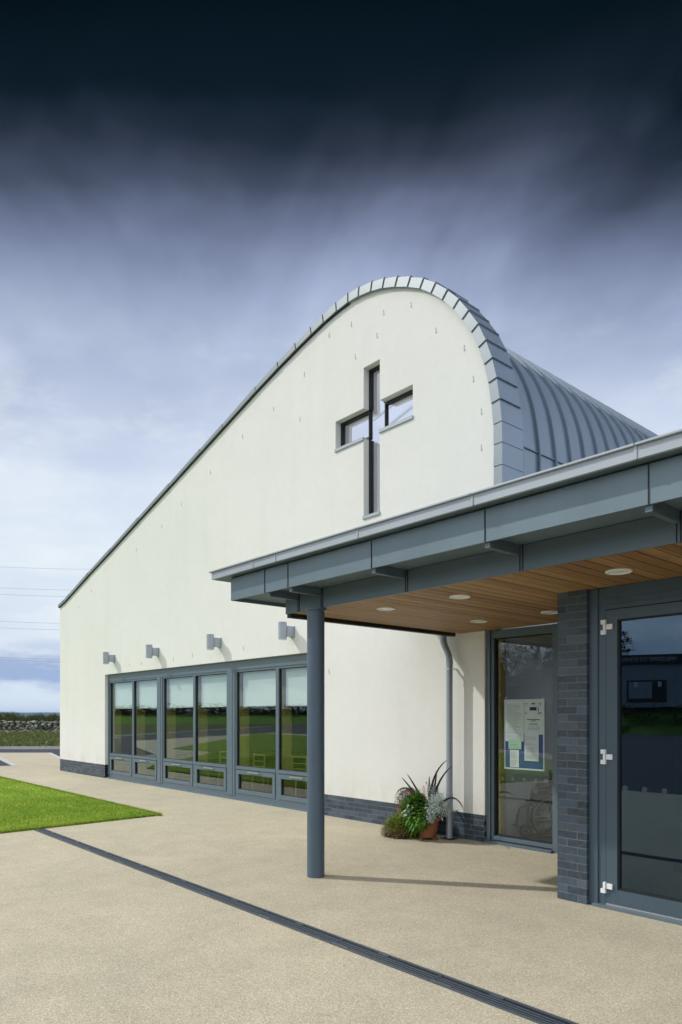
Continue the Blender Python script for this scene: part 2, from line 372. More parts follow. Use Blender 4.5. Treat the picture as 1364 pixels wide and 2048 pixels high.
def smooth_angle(o, deg=35):
    me = o.data; me.polygons.foreach_set('use_smooth', [True] * len(me.polygons))
    bm = bmesh.new(); bm.from_mesh(me)
    for e in bm.edges:
        if len(e.link_faces) == 2 and e.calc_face_angle(0) > radians(deg): e.smooth = False
    bm.to_mesh(me); bm.free(); return o
def tag(o, label=None, cat=None, group=None, kind=None):
    if label: o['label'] = label
    if cat: o['category'] = cat
    if group: o['group'] = group
    if kind: o['kind'] = kind
    return o
def thing(name, loc, label, cat, group=None):
    o = bpy.data.objects.new(name, None); COL.objects.link(o); o.location = loc; o.empty_display_size = 0.2
    return tag(o, label, cat, group)
def copy_tree(o, parent=None):
    c = o.copy(); COL.objects.link(c)
    if parent: c.parent = parent
    for ch in list(o.children): copy_tree(ch, c)
    return c

# ------------------------------------------------------------------ ground
def sheet(name, poly, z, mat, kind='structure'):
    mb = MB(); mb.add([(x, y, z) for x, y in poly], [tuple(range(len(poly)))])
    o = mb.build(name, mat); bm = bmesh.new(); bm.from_mesh(o.data); bmesh.ops.triangulate(bm, faces=bm.faces)
    bmesh.ops.recalc_face_normals(bm, faces=bm.faces)
    for f in bm.faces:
        if f.normal.z < 0: f.normal_flip()
    bm.to_mesh(o.data); bm.free()
    return tag(o, kind=kind)
FW = Vector((-.7544, .6564)); RT = Vector((.6564, .7544))
def tv(t, s): p = FW * t + RT * s; return (p.x, p.y)            # ground point ahead of the camera
def bk(t, s): p = FW * t + RT * s; return (p.x, 14 - p.y)        # ground point seen mirrored in the glazing
R0 = 9000
sheet('ground', [(-R0, -R0), (R0, -R0), (R0, R0), (-R0, R0)], -0.045, 'soil')
sheet('road', [tv(36.6, -8), tv(36.6, -115), (-112, -140), (70, -140), (70, 22)], -0.022, 'tarmac')
resin_poly = [(-33.5, 11.1), (-35.3, 9.05), (-30.1, 8.1), (-25.63, 7.37), (-25.74, 6.885), (-28.4, 3), (-28.7, 1.75), (-36.8, -1.0), (-45.6, -5.1),
              (-58, -25.5), (-44, -22.6), (-18, -12.4), (-10.5, -5), (-8, -3.66), (10, -3.66), (10, 9), (-27, 9.6), (-29.6, 10.2)]
sheet('path', resin_poly, 0.0, 'resin')
# concrete edging along the resin surface
ed = MB()
def edging(pts, wdt=0.11, z0=-0.04, z1=0.012):
    for a, b in zip(pts[:-1], pts[1:]):
        a = Vector((*a, 0)); b = Vector((*b, 0)); d = (b - a).normalized(); q = Vector((-d.y, d.x, 0)) * wdt / 2
        vs = [a - q, b - q, b + q, a + q]
        ed.prism([(v.x, v.y) for v in vs], z0, z1)
edging(resin_poly[1:4], 0.16); edging(resin_poly[3:5], 0.16); edging(resin_poly[4:14]); edging([(-26, 9.4), (-29.6, 10.2), (-33.5, 11.1)], 0.16)
edging([(-33.5, 11.1), (-35.3, 9.05)], 0.12)
tag(ed.build('kerb', 'kerb'), kind='structure')
kb = MB()
k0, k1 = tv(36.7, -6), tv(36.7, -115); a = Vector((*k0, 0)); b = Vector((*k1, 0)); q = Vector((-FW.x, -FW.y, 0)) * -0.25
kb.prism([(v.x, v.y) for v in (a, b, b + q, a + q)], -0.05, 0.10)
tag(kb.build('kerb', 'kerb'), kind='structure')
# rough verge rising behind the far kerb
vm = MB(); nx, ny = 110, 26
for j in range(ny):
    for i in range(nx):
        s_ = -40 + i * 0.5; t_ = 36.95 + j * (31 / (ny - 1)); p = tv(t_, s_)
        z = 0.09 + noise.noise(Vector((p[0] * .45, p[1] * .45, 0))) * 0.10 * min(1, j / 4) + noise.noise(Vector((p[0] * 1.6, p[1] * 1.6, 3))) * 0.06 * min(1, j / 4)
        vm.v.append((p[0], p[1], z))
for j in range(ny - 1):
    for i in range(nx - 1): vm.f.append([j * nx + i, j * nx + i + 1, (j + 1) * nx + i + 1, (j + 1) * nx + i]); vm.mi.append(0)
tag(vm.build('verge', 'soil', smooth=True), kind='structure')

def tufts(mb, n, pos, h, wd, lean=(0, 0), spread=0.5):
    for _ in range(n):
        x, y, z = pos(); a = random.random() * 2 * pi; hh = h * random.uniform(.5, 1.3); ww = wd * random.uniform(.6, 1.3)
        lx = lean[0] * hh + random.gauss(0, spread) * hh; ly = lean[1] * hh + random.gauss(0, spread) * hh
        c, s_ = cos(a) * ww, sin(a) * ww
        mb.v += [(x - c, y - s_, z), (x + c, y + s_, z), (x + lx, y + ly, z + hh)]
        k = len(mb.v); mb.f.append([k - 3, k - 2, k - 1]); mb.mi.append(0)
vg = MB()
def vpos():
    while True:
        t_ = random.uniform(37.1, 67); s_ = -random.uniform(.36, .52) * t_
        p = tv(t_, s_)
        if noise.noise(Vector((p[0] * .35, p[1] * .35, 9))) > -0.5: return (p[0], p[1], 0.08)
tufts(vg, 8000, vpos, 0.17, 0.04)
tag(vg.build('verge_grass', 'vergeleaf'), 'tufts of rough grass on the verge before the stone wall', 'grass', kind='stuff')

# drystone wall
def blob(mb, c, r, seed):
    bm = bmesh.new(); bmesh.ops.create_icosphere(bm, subdivisions=1, radius=1.0)
    vs = []
    for v in bm.verts:
        k = 1 + noise.noise(v.co * 1.3 + Vector((seed * 3.1, seed * 1.7, 0))) * 0.55
        u = v.co * k; vs.append((c[0] + (RT.x * u.x * r[0] + FW.x * u.y * r[1]), c[1] + (RT.y * u.x * r[0] + FW.y * u.y * r[1]), c[2] + u.z * r[2]))
    fs = [tuple(v.index for v in f.verts) for f in bm.faces]; bm.free(); mb.add(vs, fs)
sw = MB(); k = 0
for row in range(6):
    s_ = -36.0
    while s_ < -18:
        L = random.uniform(.14, .42) * (1.25 if row < 2 else 1); s_ += L
        hgt = 1.02 + noise.noise(Vector((s_ * .35, 2, 0))) * .22
        z = 0.12 + hgt * (row + .5) / 6 + random.uniform(-.03, .03)
        p = tv(66.3 + random.uniform(-.06, .06) + row * 0.02 + 0.12 * (s_ + 27) * .25, s_)
        blob(sw, (p[0], p[1], z), (L * .60, .2, random.uniform(.085, .14)), k); k += 1
        s_ += L * .62
for i in range(60):
    s_ = -36 + i * .3 + random.uniform(-.1, .1); p = tv(66.45 + 0.12 * (s_ + 27) * .25, s_)
    blob(sw, (p[0], p[1], 1.14 + noise.noise(Vector((s_ * .35, 2, 0))) * .22 + random.uniform(-.03, .05)), (random.uniform(.14, .26), .22, random.uniform(.07, .12)), k + i)
tag(sw.build('stone_wall', 'stone'), 'low drystone wall of rough grey fieldstones across the far verge', 'wall')
hd = MB()
for i in range(15000):
    s_ = random.uniform(-38, -17); t_ = random.uniform(67.2, 69.5); p = tv(t_, s_)
    top = 1.58 + noise.noise(Vector((s_ * .6, 5, 0))) * .6 + noise.noise(Vector((s_ * 2.3, 8, 0))) * .5
    z = random.uniform(0.3, max(.6, top)); L = random.uniform(.16, .55); a = random.gauss(0.6, .35)
    dx_, dz_ = -sin(a) * L, cos(a) * L; ww = random.uniform(.02, .045); ax = random.uniform(-.15, .15)
    b0 = Vector((p[0], p[1], z)); tip = b0 + Vector((RT.x * dx_ + FW.x * ax, RT.y * dx_ + FW.y * ax, dz_)); q = Vector((RT.x, RT.y, 0)) * ww
    hd.v += [tuple(b0 - q), tuple(b0 + q), tuple(tip)]; n_ = len(hd.v); hd.f.append([n_ - 3, n_ - 2, n_ - 1]); hd.mi.append(0)
tag(hd.build('hedge', 'hedge'), 'wind bent scrubby hedge growing behind the drystone wall', 'hedge')

# distant hills
def hill(name, t0, dep, s0, s1, hgt, seed):
    mb = MB(); nx = 60; prof = [0, .45, .8, 1.0, .75, .0]
    for j, pz in enumerate(prof):
        for i in range(nx):
            s_ = s0 + (s1 - s0) * i / (nx - 1); p = tv(t0 + dep * j / 5, s_)
            h = hgt * (0.75 + .45 * noise.noise(Vector((s_ / 900 + seed, seed, 0))) + .12 * noise.noise(Vector((s_ / 220, seed, 4))))
            mb.v.append((p[0], p[1], -2 + max(0, h) * pz))
    for j in range(5):
        for i in range(nx - 1): mb.f.append([j * nx + i, j * nx + i + 1, (j + 1) * nx + i + 1, (j + 1) * nx + i]); mb.mi.append(0)
    return tag(mb.build(name, 'hill', smooth=True), kind='structure')
hill('hills', 3600, 1500, -5200, 2000, 31, 1.3); hill('hills', 4700, 1500, -7200, 2000, 45, 4.1)

# lawn
lawn_poly = [(-11.30, 5.60), (-21.5, 5.66), (-23, 4.6), (-27, 0.5), (-29.3, -1.5), (-33.4, -1.4), (-57, -23), (-45, -20.2), (-18, -10.6), (-11.8, -5.5), (-10.75, 0), (-11.12, 3)]
sheet('lawn', lawn_poly, 0.022, 'lawnbase')
def inpoly(x, y, P):
    c = False; j = len(P) - 1
    for i in range(len(P)):
        if (P[i][1] > y) != (P[j][1] > y) and x < (P[j][0] - P[i][0]) * (y - P[i][1]) / (P[j][1] - P[i][1]) + P[i][0]: c = not c
        j = i
    return c
gb = MB()
def lpos():
    while True:
        x = random.uniform(-24, -10.7); y = random.uniform(-1.5, 5.7)
        if random.random() < .35: x = random.uniform(-15, -10.9)
        if inpoly(x, y, lawn_poly): return (x, y, 0.018)
tufts(gb, 95000, lpos, 0.036, 0.006, (0.1, 0.05), 0.5)
def epos():
    u = random.random()
    if u < .6: return (random.uniform(-21.5, -11.2), 5.62 + random.gauss(0, .012), 0.0)
    y = random.uniform(-1, 5.62); x = -11.3 + .18 * (5.6 - y) / 2.6 if y > 3 else -11.12 + .37 * (3 - y) / 3
    return (x + random.gauss(0, .012), y, 0.0)
tufts(gb, 14000, epos, 0.05, 0.006, (0.0, 0.0), 0.4)
tag(gb.build('lawn_grass', 'blade'), 'bright green mown lawn in a wedge beside the resin path', 'grass', kind='stuff')

# drain channel: 1 m cast grate sections in a straight run along y = 3.52
dr = thing('drain_channel', (-6, 3.52, 0), 'long dark slotted drain grating crossing the beige paving from the lawn tip', 'drain')
ch = MB(); ch.box(-11.1, 1.2, 3.445, 3.595, 0.001, 0.003); ch.build('channel', 'dark', dr)
for i in range(12):
    x0 = -11.08 + i * 1.0; x1 = x0 + 0.994; g_ = MB()
    for y0, y1 in ((3.443, 3.458), (3.582, 3.597)): g_.box(x0, x1, y0, y1, 0.003, 0.011)
    for k in range(3):
        y = 3.4785 + k * 0.029; g_.box(x0, x1, y, y + 0.009, 0.003, 0.0075)
    for k in range(2): g_.box(x0 + .0005 + k * .9875, x0 + .006 + k * .9875, 3.458, 3.582, 0.003, 0.0085)
    g_.box(x0, x0 + .17, 3.458, 3.477, .0031, .0098); g_.box(x0 + .40, x0 + .50, 3.563, 3.582, .0031, .0098)
    g_.build('grate', 'grate', dr)

# ------------------------------------------------------------------ hall
W = 7.82
P = [(-22.63, 5.264), (-22.15, 5.355), (-21.666, 5.486), (-20.163, 5.905), (-18.556, 6.322), (-16.835, 6.79), (-15.143, 7.24), (-13.68, 7.636), (-12.738, 7.893),
     (-11.504, 8.24), (-10.765, 8.433), (-10.215, 8.569), (-9.761, 8.672), (-9.42, 8.745), (-9.063, 8.80), (-8.753, 8.818), (-8.478, 8.80), (-8.167, 8.745), (-7.883, 8.667),
     (-7.593, 8.554), (-7.318, 8.424), (-7.049, 8.273), (-6.813, 8.094), (-6.587, 7.889), (-6.376, 7.66), (-6.204, 7.425), (-6.035, 7.166), (-5.904, 6.89),
     (-5.801, 6.607), (-5.725, 6.314), (-5.675, 6.011), (-5.640, 5.702), (-5.634, 5.42), (-5.634, 5.12), (-5.634, 4.80), (-5.634, 4.4), (-5.634, 3.42)]
PV = [Vector((x, 0, z)) for x, z in P]
def normals(V):
    out = []
    for i in range(len(V)):
        d = (V[min(i + 1, len(V) - 1)] - V[max(i - 1, 0)]).normalized(); out.append(Vector((-d.z, 0, d.x)))
    return out
NV = normals(PV)
def off(i, d): return PV[i] - NV[i] * d
def at(p, y): return (p.x, y, p.z)
hall = thing('church_hall', (-14, 7.82, 0), 'cream rendered hall with a curved gable, zinc barrel roof and cross window', 'building')
tt = [0.075 + 0.060 * min(1, max(0, (i - 8) / 6)) for i in range(len(P))]
# gable wall as vertical strips between profile points and openings
IN = [off(i, .05) for i in range(len(P))]
def ztop(x):
    for i in range(len(IN) - 1):
        if IN[i].x <= x <= IN[i + 1].x and IN[i + 1].x > IN[i].x:
            return IN[i].z + (IN[i + 1].z - IN[i].z) * (x - IN[i].x) / (IN[i + 1].x - IN[i].x)
    return IN[0].z if x < IN[0].x else 3.42
XL, XR = -22.60, -5.965
WX0, WX1, WZ = -19.04, -9.56, 2.89
CX = (-9.13, -8.42, -8.036, -7.315); CZ = (5.005, 6.31, 6.812, 7.473)
holes = [(WX0, WX1, 0.0, WZ), (CX[0], CX[3], CZ[1], CZ[2]), (CX[1], CX[2], CZ[0], CZ[1]), (CX[1], CX[2], CZ[2], CZ[3])]
xs = sorted(set([XL, XR, -5.70] + [round(p.x, 4) for p in IN if XL < p.x < -5.70] + [v for h in holes for v in h[:2]]))
def wall_strips(mb, y, PB):
    for x0, x1 in zip(xs[:-1], xs[1:]):
        xm = (x0 + x1) / 2; z0 = PB if xm < XR else 3.2
        iv = sorted((h[2], h[3]) for h in holes if h[0] < xm < h[1]); cur = z0; segs = []
        merged = []
        for a_, b_ in iv:
            if merged and abs(merged[-1][1] - a_) < 1e-6: merged[-1][1] = b_
            else: merged.append([a_, b_])
        for a_, b_ in merged:
            if a_ > cur: segs.append((cur, a_))
            cur = max(cur, b_)
        for a_, b_ in segs: mb.quad((x0, y, a_), (x1, y, a_), (x1, y, b_), (x0, y, b_))
        mb.quad((x0, y, cur), (x1, y, cur), (x1, y, ztop(x1)), (x0, y, ztop(x0)))
gw = MB(); wall_strips(gw, W, .372)
RD = 0.13      # outer reveal of the cross, to the frame
def reveal(mb, x0, x1, z0, z1, y0, y1, sides):
    if 'l' in sides: mb.quad((x0, y0, z0), (x0, y1, z0), (x0, y1, z1), (x0, y0, z1))
    if 'r' in sides: mb.quad((x1, y1, z0), (x1, y0, z0), (x1, y0, z1), (x1, y1, z1))
    if 't' in sides: mb.quad((x0, y0, z1), (x0, y1, z1), (x1, y1, z1), (x1, y0, z1))
    if 'b' in sides: mb.quad((x0, y1, z0), (x0, y0, z0), (x1, y0, z0), (x1, y1, z0))
for ya, yb in ((W, W + .38),):
    reveal(gw, CX[0], CX[1], CZ[1], CZ[2], ya, yb, 'ltb'); reveal(gw, CX[2], CX[3], CZ[1], CZ[2], ya, yb, 'rtb')
    reveal(gw, CX[1], CX[2], CZ[2], CZ[3], ya, yb, 'ltr'); reveal(gw, CX[1], CX[2], CZ[0], CZ[1], ya, yb, 'lrb')
    reveal(gw, WX0, WX1, 0.372, WZ, ya, yb, 'lrt')
gw.quad((XR, W, .372), (XR, W + .3, .372), (XR, W + .3, 3.3), (XR, W, 3.3))
gw.quad((XL, W, .372), (XL, 26, .372), (XL, 26, 5.2), (XL, W, 5.2))
for xa, xb in ((XL, WX0), (WX1, XR)): gw.quad((xa, W, .372), (xb, W, .372), (xb, W + .02, .372), (xa, W + .02, .372))
gw.build('gable_wall', 'render', hall)
iw = MB(); wall_strips(iw, W + .38, 0.0)
iw.box(XL + .01, -5.93, 25.8, 26.0, 0, 8.5); iw.quad((XL + .05, 26, 0), (XL + .05, W + .38, 0), (XL + .05, W + .38, 5.2), (XL + .05, 26, 5.2))
iw.box(-6.05, -6.0, W + .382, 25.8, 0, 5.3)
iw.build('inner_wall', 'plaster', hall)
fl = MB(); fl.quad((XL, W + .3, .012), (-5.96, W + .3, .012), (-5.96, 26, .012), (XL, 26, .012)); fl.build('floor', 'floor', hall)
# brick plinth with real bricks
def bricks(mb, x0, x1, yf, z0, rows, depth=.10, start=0, axis='x', L=.215, gap=.010, H=.065):
    for r in range(rows):
        z = z0 + r * .075; x = x0 - (L + gap) / 2 * ((r + start) % 2)
        while x < x1:
            a_ = max(x, x0); b_ = min(x + L, x1)
            if b_ - a_ > .02:
                j = random.uniform(-.0015, .0015)
                mb.box(a_, b_, yf + j, yf + depth, z, z + H)
            x += L + gap
for xa, xb in ((XL, WX0), (WX1, XR)):
    pl = MB(); pl.m = 1; pl.box(xa, xb, W + .003, W + .1, 0, .371); pl.m = 0
    bricks(pl, xa, xb, W, .0, 5)
    for r in range(5):
        if xb == XR:
            for k in range(3): pl.box(XR - .09, XR + .001, W + .11 + k * .11, W + .21 + k * .11, r * .075, r * .075 + .065)
        else:
            for k in range(60): pl.box(XL - .001, XL + .09, W + .11 + k * .225, W + .325 + k * .225, r * .075, r * .075 + .065)
    pl.build('brick_plinth', ['brick', 'mortar'], hall)
for x in (-22.0, -20.9, -19.9, -9.0, -7.9):
    wv = MB(); wv.box(x, x + .014, W - .004, W + .02, .153, .212); wv.build('weep_vent', 'dark', hall)
# verge trim: lapped folded panels
vt = MB(); vf = MB()
for i in range(len(P) - 1):
    a0, a1 = off(i, -.000), off(i + 1, -.007); b0, b1 = off(i, tt[i]), off(i + 1, tt[i + 1]); ya = 7.765; yb = 7.757
    vt.add([at(a0, ya), at(a1, yb), at(b1, yb), at(b0, ya)], [(0, 1, 2, 3)])
    vf.add([at(a0, ya), at(a1, yb), at(a1, 8.25), at(a0, 8.25)], [(0, 3, 2, 1)])
    vt.add([at(b0, ya), at(b1, yb), at(b1, W), at(b0, W)], [(0, 1, 2, 3)])
    vf.add([at(a0, 8.25), at(a1, 8.25), at(off(i + 1, .34), 8.25), at(off(i, .34), 8.25)], [(0, 3, 2, 1)])
    vf.add([at(a1, yb), at(off(i + 1, .0), yb), at(off(i + 1, .0), 8.25), at(a1, 8.25)], [(0, 1, 2, 3)])
vt.quad(at(off(0, 0), 7.765), at(off(0, .1), 7.765), at(off(0, .1), 8.25), at(off(0, 0), 8.25))
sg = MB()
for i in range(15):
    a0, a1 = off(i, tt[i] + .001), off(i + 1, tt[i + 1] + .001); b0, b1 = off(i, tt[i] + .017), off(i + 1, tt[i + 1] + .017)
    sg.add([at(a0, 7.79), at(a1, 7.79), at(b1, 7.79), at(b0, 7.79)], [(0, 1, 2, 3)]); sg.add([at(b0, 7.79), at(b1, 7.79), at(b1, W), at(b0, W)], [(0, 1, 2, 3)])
sg.build('painted_shadow_line', 'dark', hall)  # black strip painting in the shadow line under the left-slope trim
vt.build('verge_trim', 'verge', hall); vf.build('verge_flashing', 'roof', hall)
sm = MB()
for i in range(10, len(P) - 6):
    sm = MB()
    d = (PV[min(i + 1, len(P) - 1)] - PV[i - 1]).normalized() * .0035
    for (p0, y0_, p1, y1_, up) in ((off(i, tt[i]), 7.757, off(i, -.012), 7.757, Vector((0, -.006, 0))), (off(i, -.012), 7.757, off(i, -.012), 8.22, NV[i] * .012)):
        A = Vector((p0.x, y0_, p0.z)); B = Vector((p1.x, y1_, p1.z))
        vs = [A - d, A + d, B + d, B - d, A - d + up, A + d + up, B + d + up, B - d + up]
        sm.add(vs, [(0, 1, 2, 3), (4, 7, 6, 5), (0, 4, 5, 1), (1, 5, 6, 2), (2, 6, 7, 3), (3, 7, 4, 0)])
    sm.build('trim_seam', 'vergeseam', hall)
# standing seam roof on a smooth profile
def catmull(V, n):
    out = []
    for i in range(len(V) - 1):
        p0, p1, p2, p3 = V[max(i - 1, 0)], V[i], V[i + 1], V[min(i + 2, len(V) - 1)]
        for k in range(n):
            t = k / n; out.append(.5 * ((2 * p1) + (p2 - p0) * t + (2 * p0 - 5 * p1 + 4 * p2 - p3) * t * t + (3 * p1 - p0 - 3 * p2 + p3) * t ** 3))
    return out + [V[-1]]
QV = catmull([off(i, .30) for i in range(len(P))], 3); QN = normals(QV)
rf = MB(); ny = 2
SKX0, SKX1 = -17.0, -9.7
for i in range(len(QV) - 1):
    ys = [8.24, 26.0]
    if SKX0 < QV[i].x and QV[i + 1].x < SKX1: ys = [[8.24, 8.7], [23.0, 26.0]]
    else: ys = [[8.24, 26.0]]
    for y0, y1 in ys: rf.quad(at(QV[i], y0), at(QV[i], y1), at(QV[i + 1], y1), at(QV[i + 1], y0))
rfo = rf.build('roof', 'roof', hall, smooth=True)
cg = MB(); cg.box(XL + .1, -6.03, W + .385, 25.8, 3.15, 3.25)  # flat slab added to keep daylight from the roof opening out of the room below
CV = [off(i, .46) for i in range(len(P))]
for i in range(len(CV) - 1):
    for y0, y1 in ([[W + .38, 8.7], [23.0, 25.8]] if SKX0 - .2 < CV[i].x and CV[i + 1].x < SKX1 + .2 else [[W + .38, 25.8]]): cg.quad(at(CV[i], y0), at(CV[i + 1], y0), at(CV[i + 1], y1), at(CV[i], y1))
cg.build('ceiling', 'plaster', hall)
ri = MB()
si = [i for i in range(len(QV)) if SKX0 < QV[i].x < SKX1]
for i in si[:-1]: ri.quad(at(QV[i], 8.7), at(QV[i], 23.0), at(QV[i + 1], 23.0), at(QV[i + 1], 8.7))
ri.build('added_rooflight', 'added_roofglass', hall)  # roof glazing added out of view to brighten the space behind the cross
sr = MB()
for k in range(-1, 39):
    y = 9.07 + .445 * k
    for i in range(24, len(QV) - 1):
        if QV[i].x < -11.0: continue
        a_, b_ = QV[i], QV[i + 1]; ua, ub = QN[i] * .045, QN[i + 1] * .045; h_ = .016
        sr.add([at(a_, y - h_), at(b_, y - h_), at(b_ + ub, y - h_), at(a_ + ua, y - h_), at(a_, y + h_), at(b_, y + h_), at(b_ + ub, y + h_), at(a_ + ua, y + h_)],
               [(0, 3, 2, 1), (4, 5, 6, 7), (3, 7, 6, 2)])
smooth_angle(sr.build('standing_seam', 'roofseam', hall), 40)
bt = MB(); bt.box(-5.945, -5.918, 8.26, 25.9, 5.664, 5.678); bt.build('roof_batten', 'roofseam', hall)

# wall hooks: little stainless ties left in the render
for (x, z) in [(-12.04, 7.42), (-10.95, 7.62), (-10.0, 7.93), (-9.30, 8.36), (-8.72, 8.30), (-7.95, 8.16), (-7.35, 8.02), (-8.10, 7.86), (-6.85, 7.42), (-6.32, 6.95), (-6.16, 6.45), (-6.02, 5.95), (-6.02, 5.45),
               (-8.62, 7.72), (-10.13, 7.16), (-13.3, 7.02), (-14.6, 6.62), (-15.6, 6.32), (-17.0, 6.0), (-20.0, 5.35), (-21.0, 5.0), (-15.0, 3.06), (-14.1, 3.1), (-12.0, 3.1), (-9.30, 2.5), (-17.4, 3.05), (-16.7, 3.06)]:
    hk = MB(); hk.tube([(x, W - .004, z + .06), (x, W - .009, z), (x + .012, W - .012, z - .012)], .0042, 5); hk.box(x - .012, x + .014, W - .006, W + .01, z - .022, z - .008)
    hk.build('wall_tie', 'tie', hall)

# cross window
cw = MB(); y0, y1 = W + .118, W + .20; f_ = .034
def bar(mb, x0, x1, z0, z1, ya=None, yb=None): mb.box(x0, x1, ya or y0, yb or y1, z0, z1)
def ring(mb, x0, x1, z0, z1, f, ya, yb, sides='lrtb'):
    if 'l' in sides: mb.box(x0, x0 + f, ya, yb, z0, z1)
    if 'r' in sides: mb.box(x1 - f, x1, ya, yb, z0, z1)
    if 't' in sides: mb.box(x0 + (f if 'l' in sides else 0), x1 - (f if 'r' in sides else 0), ya, yb, z1 - f, z1)
    if 'b' in sides: mb.box(x0 + (f if 'l' in sides else 0), x1 - (f if 'r' in sides else 0), ya, yb, z0, z0 + f)
ring(cw, CX[0] + .002, CX[1] - .004, CZ[1] + .03, CZ[2] - .002, f_, y0, y1, 'ltb'); ring(cw, CX[2] + .004, CX[3] - .002, CZ[1] + .03, CZ[2] - .002, f_, y0, y1, 'rtb')
ring(cw, CX[1] + .002, CX[2] - .002, CZ[2] + .004, CZ[3] - .002, f_, y0, y1, 'lrt'); ring(cw, CX[1] + .002, CX[2] - .002, CZ[0] + .03, CZ[1] - .004, f_, y0, y1, 'lrb')
bar(cw, CX[1] - .004, CX[1] + .012, CZ[1] + .03, CZ[2] - .002); bar(cw, CX[2] - .012, CX[2] + .004, CZ[1] + .03, CZ[2] - .002)
crs = cw.build('cross_window', 'dark', hall)
cp = MB(); yg = W + .155
for x0, x1, z0, z1 in ((CX[0] + .03, CX[3] - .03, CZ[1] + .06, CZ[2] - .03), (CX[1] + .03, CX[2] - .03, CZ[2] - .03, CZ[3] - .03), (CX[1] + .03, CX[2] - .03, CZ[0] + .06, CZ[1] + .06)):
    cp.quad((x0, yg, z0), (x1, yg, z0), (x1, yg, z1), (x0, yg, z1))
cp.build('pane', 'crossglass', crs)
for x0, x1, z in ((CX[0], CX[1], CZ[1]), (CX[2], CX[3], CZ[1]), (CX[1], CX[2], CZ[0])):
    sl = MB(); sl.box(x0 + .002, x1 - .002, W - .0, W + .118, z + .004, z + .022); sl.box(x0 - .006, x1 + .006, W - .024, W - .001, z - .028, z + .022); sl.build('sill', 'trim', crs)

# big glazed screen, three pairs of windows
YF = 7.915
hdm = MB(); hdm.box(WX0 + .002, WX1 - .002, YF - .01, YF + .08, 2.70, WZ - .003); hdm.build('window_head', 'frame', hall)
scl = MB(); scl.box(WX0 + .002, WX1 - .002, YF - .075, YF + .08, .0, .03); scl.box(WX0 + .002, WX1 - .002, YF - .0, YF + .08, .03, .085); scl.build('window_cill', 'frame', hall)
for x0, x1 in ((WX0 + .002, -18.96), (-16.015, -15.745), (-12.765, -12.475), (-9.63, WX1 - .002)):
    mu = MB(); mu.box(x0, x1, YF - .012, YF + .08, .086, 2.699)
    if x1 - x0 > .2: mu.box(x0 + .085, x1 - .085, YF - .02, YF - .012, .086, 2.699)
    mu.build('mullion_post', 'frame', hall)
bays = [(-18.96, -17.445), (-17.445, -16.015), (-15.745, -14.205), (-14.205, -12.765), (-12.475, -10.98), (-10.98, -9.63)]
for bi, (x0, x1) in enumerate(bays):
    fr = MB(); s_ = .045
    ring(fr, x0 + .001, x1 - .001, .088, 2.699, s_, YF + .003, YF + .07)
    fr.box(x0 + s_ + .001, x1 - s_ - .001, YF - .004, YF + .07, .635, .70)
    wn_ = fr.build('window', 'frame', hall)
    gk = MB(); ring(gk, x0 + .0465, x1 - .0465, .70, 2.653, .012, YF + .025, YF + .06); gk.build('gasket', 'dark', wn_)
    pn = MB(); pn.quad((x0 + s_, YF + .045, .69), (x1 - s_, YF + .045, .69), (x1 - s_, YF + .045, 2.66), (x0 + s_, YF + .045, 2.66)); pn.build('pane', 'glass', wn_)
    ve = MB(); ring(ve, x0 + .055, x1 - .055, .138, .622, .085, YF - .012, YF + .06)
    for bx_ in (.10, .5, .90):
        xx = x0 + (x1 - x0) * bx_; ve.box(xx - .011, xx + .011, YF - .018, YF - .011, .175, .197)
    vn = ve.build('vent', 'frame', wn_)
    v2 = MB(); ring(v2, x0 + .141, x1 - .141, .224, .536, .01, YF + .012, YF + .04); v2.build('vent_gasket', 'dark', wn_)
    vp_ = MB(); vp_.quad((x0 + .14, YF + .03, .22), (x1 - .14, YF + .03, .22), (x1 - .14, YF + .03, .54), (x0 + .14, YF + .03, .54)); vp_.build('vent_pane', 'glass', wn_)
    xm = (x0 + x1) / 2; hn = MB(); hn.box(xm - .2, xm + .2, YF - .06, YF - .042, .584, .606); hn.box(xm - .2, xm - .17, YF - .042, YF - .012, .59, .602); hn.box(xm + .17, xm + .2, YF - .042, YF - .012, .59, .602)
    hn.build('vent_handle', 'steel', wn_)
    tm = MB(); tm.box(x0 - .09, x0 + .035, YF + .085, YF + .33, .02, 2.75)
    tm.box(x0 + .03, x1, YF + .085, YF + .33, .60, .625); tm.build('timber_lining', 'timber', wn_)
# roller blinds: one behind each tall pane
BL = ['leftmost', 'second', 'third', 'fourth', 'fifth', 'rightmost']
for bi, (x0, x1) in enumerate(bays):
    bt_ = thing('roller_blind', ((x0 + x1) / 2, YF + .12, 1.95), BL[bi] + ' of the pale half lowered blinds behind the hall windows' if bi not in (0, 5) else BL[bi] + ' of the six pale half lowered blinds behind the hall windows', 'blind', 'roller blinds in the hall windows')
    mb = MB(); mb.box(x0 + .13, x1 - .03, YF + .118, YF + .121, 1.962, 2.70); mb.build('fabric', 'blind', bt_)
    mb = MB(); mb.box(x0 + .13, x1 - .03, YF + .112, YF + .127, 1.935, 1.962); mb.build('bottom_bar', 'white', bt_)
    mb = MB(); mb.tube([(x0 + .12, YF + .125, 2.70), (x1 - .02, YF + .125, 2.70)], .025, 10); mb.build('roller', 'white', bt_)

